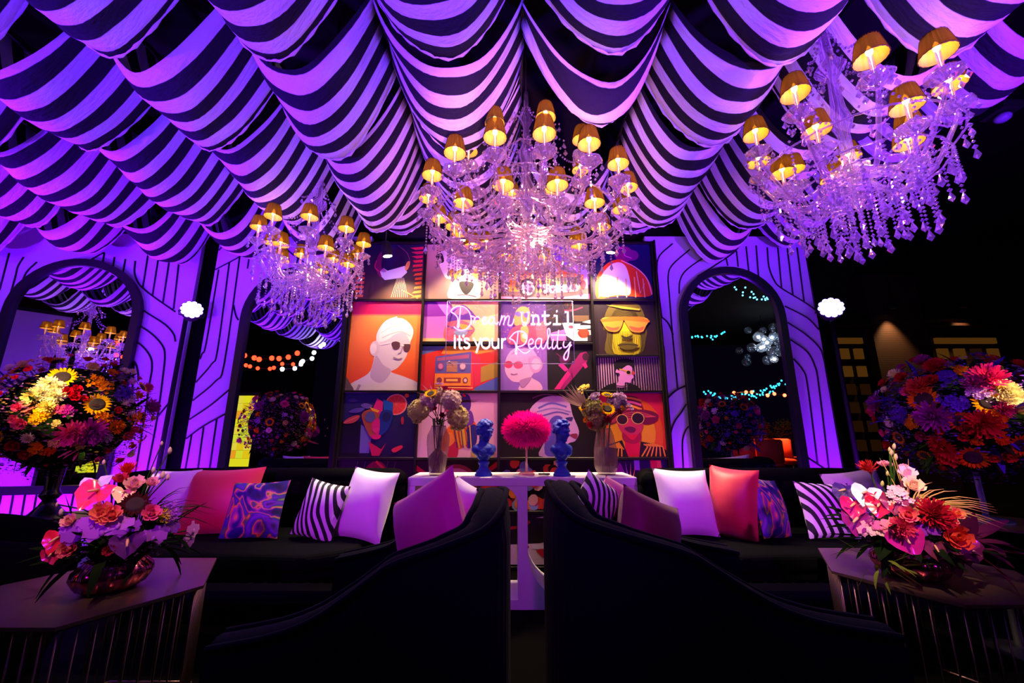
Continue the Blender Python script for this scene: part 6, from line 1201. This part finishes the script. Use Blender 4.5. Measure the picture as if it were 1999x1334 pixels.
# stage screen with a yellow patchwork picture
p = refl(468, 835, 9.0)
sc_ = thing('led_screen', 'upright LED screen showing yellow patches, reflected in the left mirror', 'screen', (p.x, p.y, 0.0)); rnd = random.Random(9)
MB().box((0, -0.05, 1.2), (0.62, 0.06, 1.7)).build('cabinet', m_black, sc_, False)
for i in range(4):
    for j in range(9):
        c = rnd.choice(['#e8e020', '#e8c818', '#f0a020', '#d8e030', '#e8d840']) if not (i == 0 and j > 5) else '#10b048'
        MB().box((-0.225 + i * 0.15, -0.01, 0.52 + j * 0.17), (0.145, 0.03, 0.165)).build('screen_tile', emat('tile_' + c.strip('#'), c, 1.1), sc_, False)
# warm lit chairs and tables far behind the camera
for k in range(6):
    p = refl(1445 + k * 20, 905, 10 + 0.7 * (k % 3)); t = thing('lounge_chair', 'orange lit lounge chair far behind, reflected in the right mirror', 'chair', (p.x, p.y, 0), rnd.uniform(0, 6), 'chairs seen in the right mirror')
    mm = mat('orange_chair', '#d8502c', 0.6); MB().rbox((0, 0, 0.42), (0.55, 0.55, 0.14), 0.04).build('seat', mm, t); MB().rbox((0, 0.25, 0.72), (0.55, 0.1, 0.55), 0.04).build('backrest', mm, t)
    for sx in (-0.22, 0.22):
        for sy in (-0.22, 0.22): MB().tube([(sx, sy, 0), (sx, sy, 0.38)], 0.02, 6).build('leg', m_black, t)
for k in range(3):
    p = refl(1440 + k * 48, 880, 12.5); t = thing('potted_tree', 'small lit shrub among the far chairs, reflected in the right mirror', 'plant', (p.x, p.y, 0), 0, 'shrubs seen in the right mirror')
    MB().lathe([(0, 0), (0.16, 0), (0.2, 0.35), (0, 0.35)], 14).build('pot', m_black, t); MB().tube([(0, 0, 0.3), (0, 0, 0.8)], 0.025, 6).build('trunk', m_leafd, t)
    filler(t, (p.x, p.y, 1.15), (0.33, 0.33, 0.4), 700, ['#8a7a20', '#c86a20', '#4a5a18'], 0.03, 40 + k, name='foliage')
q = refl(1490, 905, 10.5); spot('far_lamp', (q.x, q.y - 1.0, 3.6), (q.x, q.y, 0.5), (1.0, 0.3, 0.08), 2400, 80, 0.8, 0.1)
# plain violet panel to the left, seen in the far left mirror
t = thing('plain_panel', 'plain violet lit panel reflected in the far left mirror', 'backdrop', (-6.32, 0.55, 0), R(-27))
MB().box((0, 0, 1.5), (0.62, 0.06, 3.0)).build('board', m_panel, t, False); MB().box((0, 0, 3.02), (0.66, 0.08, 0.05)).build('edge_trim', m_black, t, False)
MB().box((0.33, 0, 1.5), (0.04, 0.08, 3.0)).build('edge_trim', m_black, t, False)
spot('floor_washer', (-6.1, 1.15, 0.06), (-6.32, 0.55, 1.5), VIO, 150, 130, 0.8)
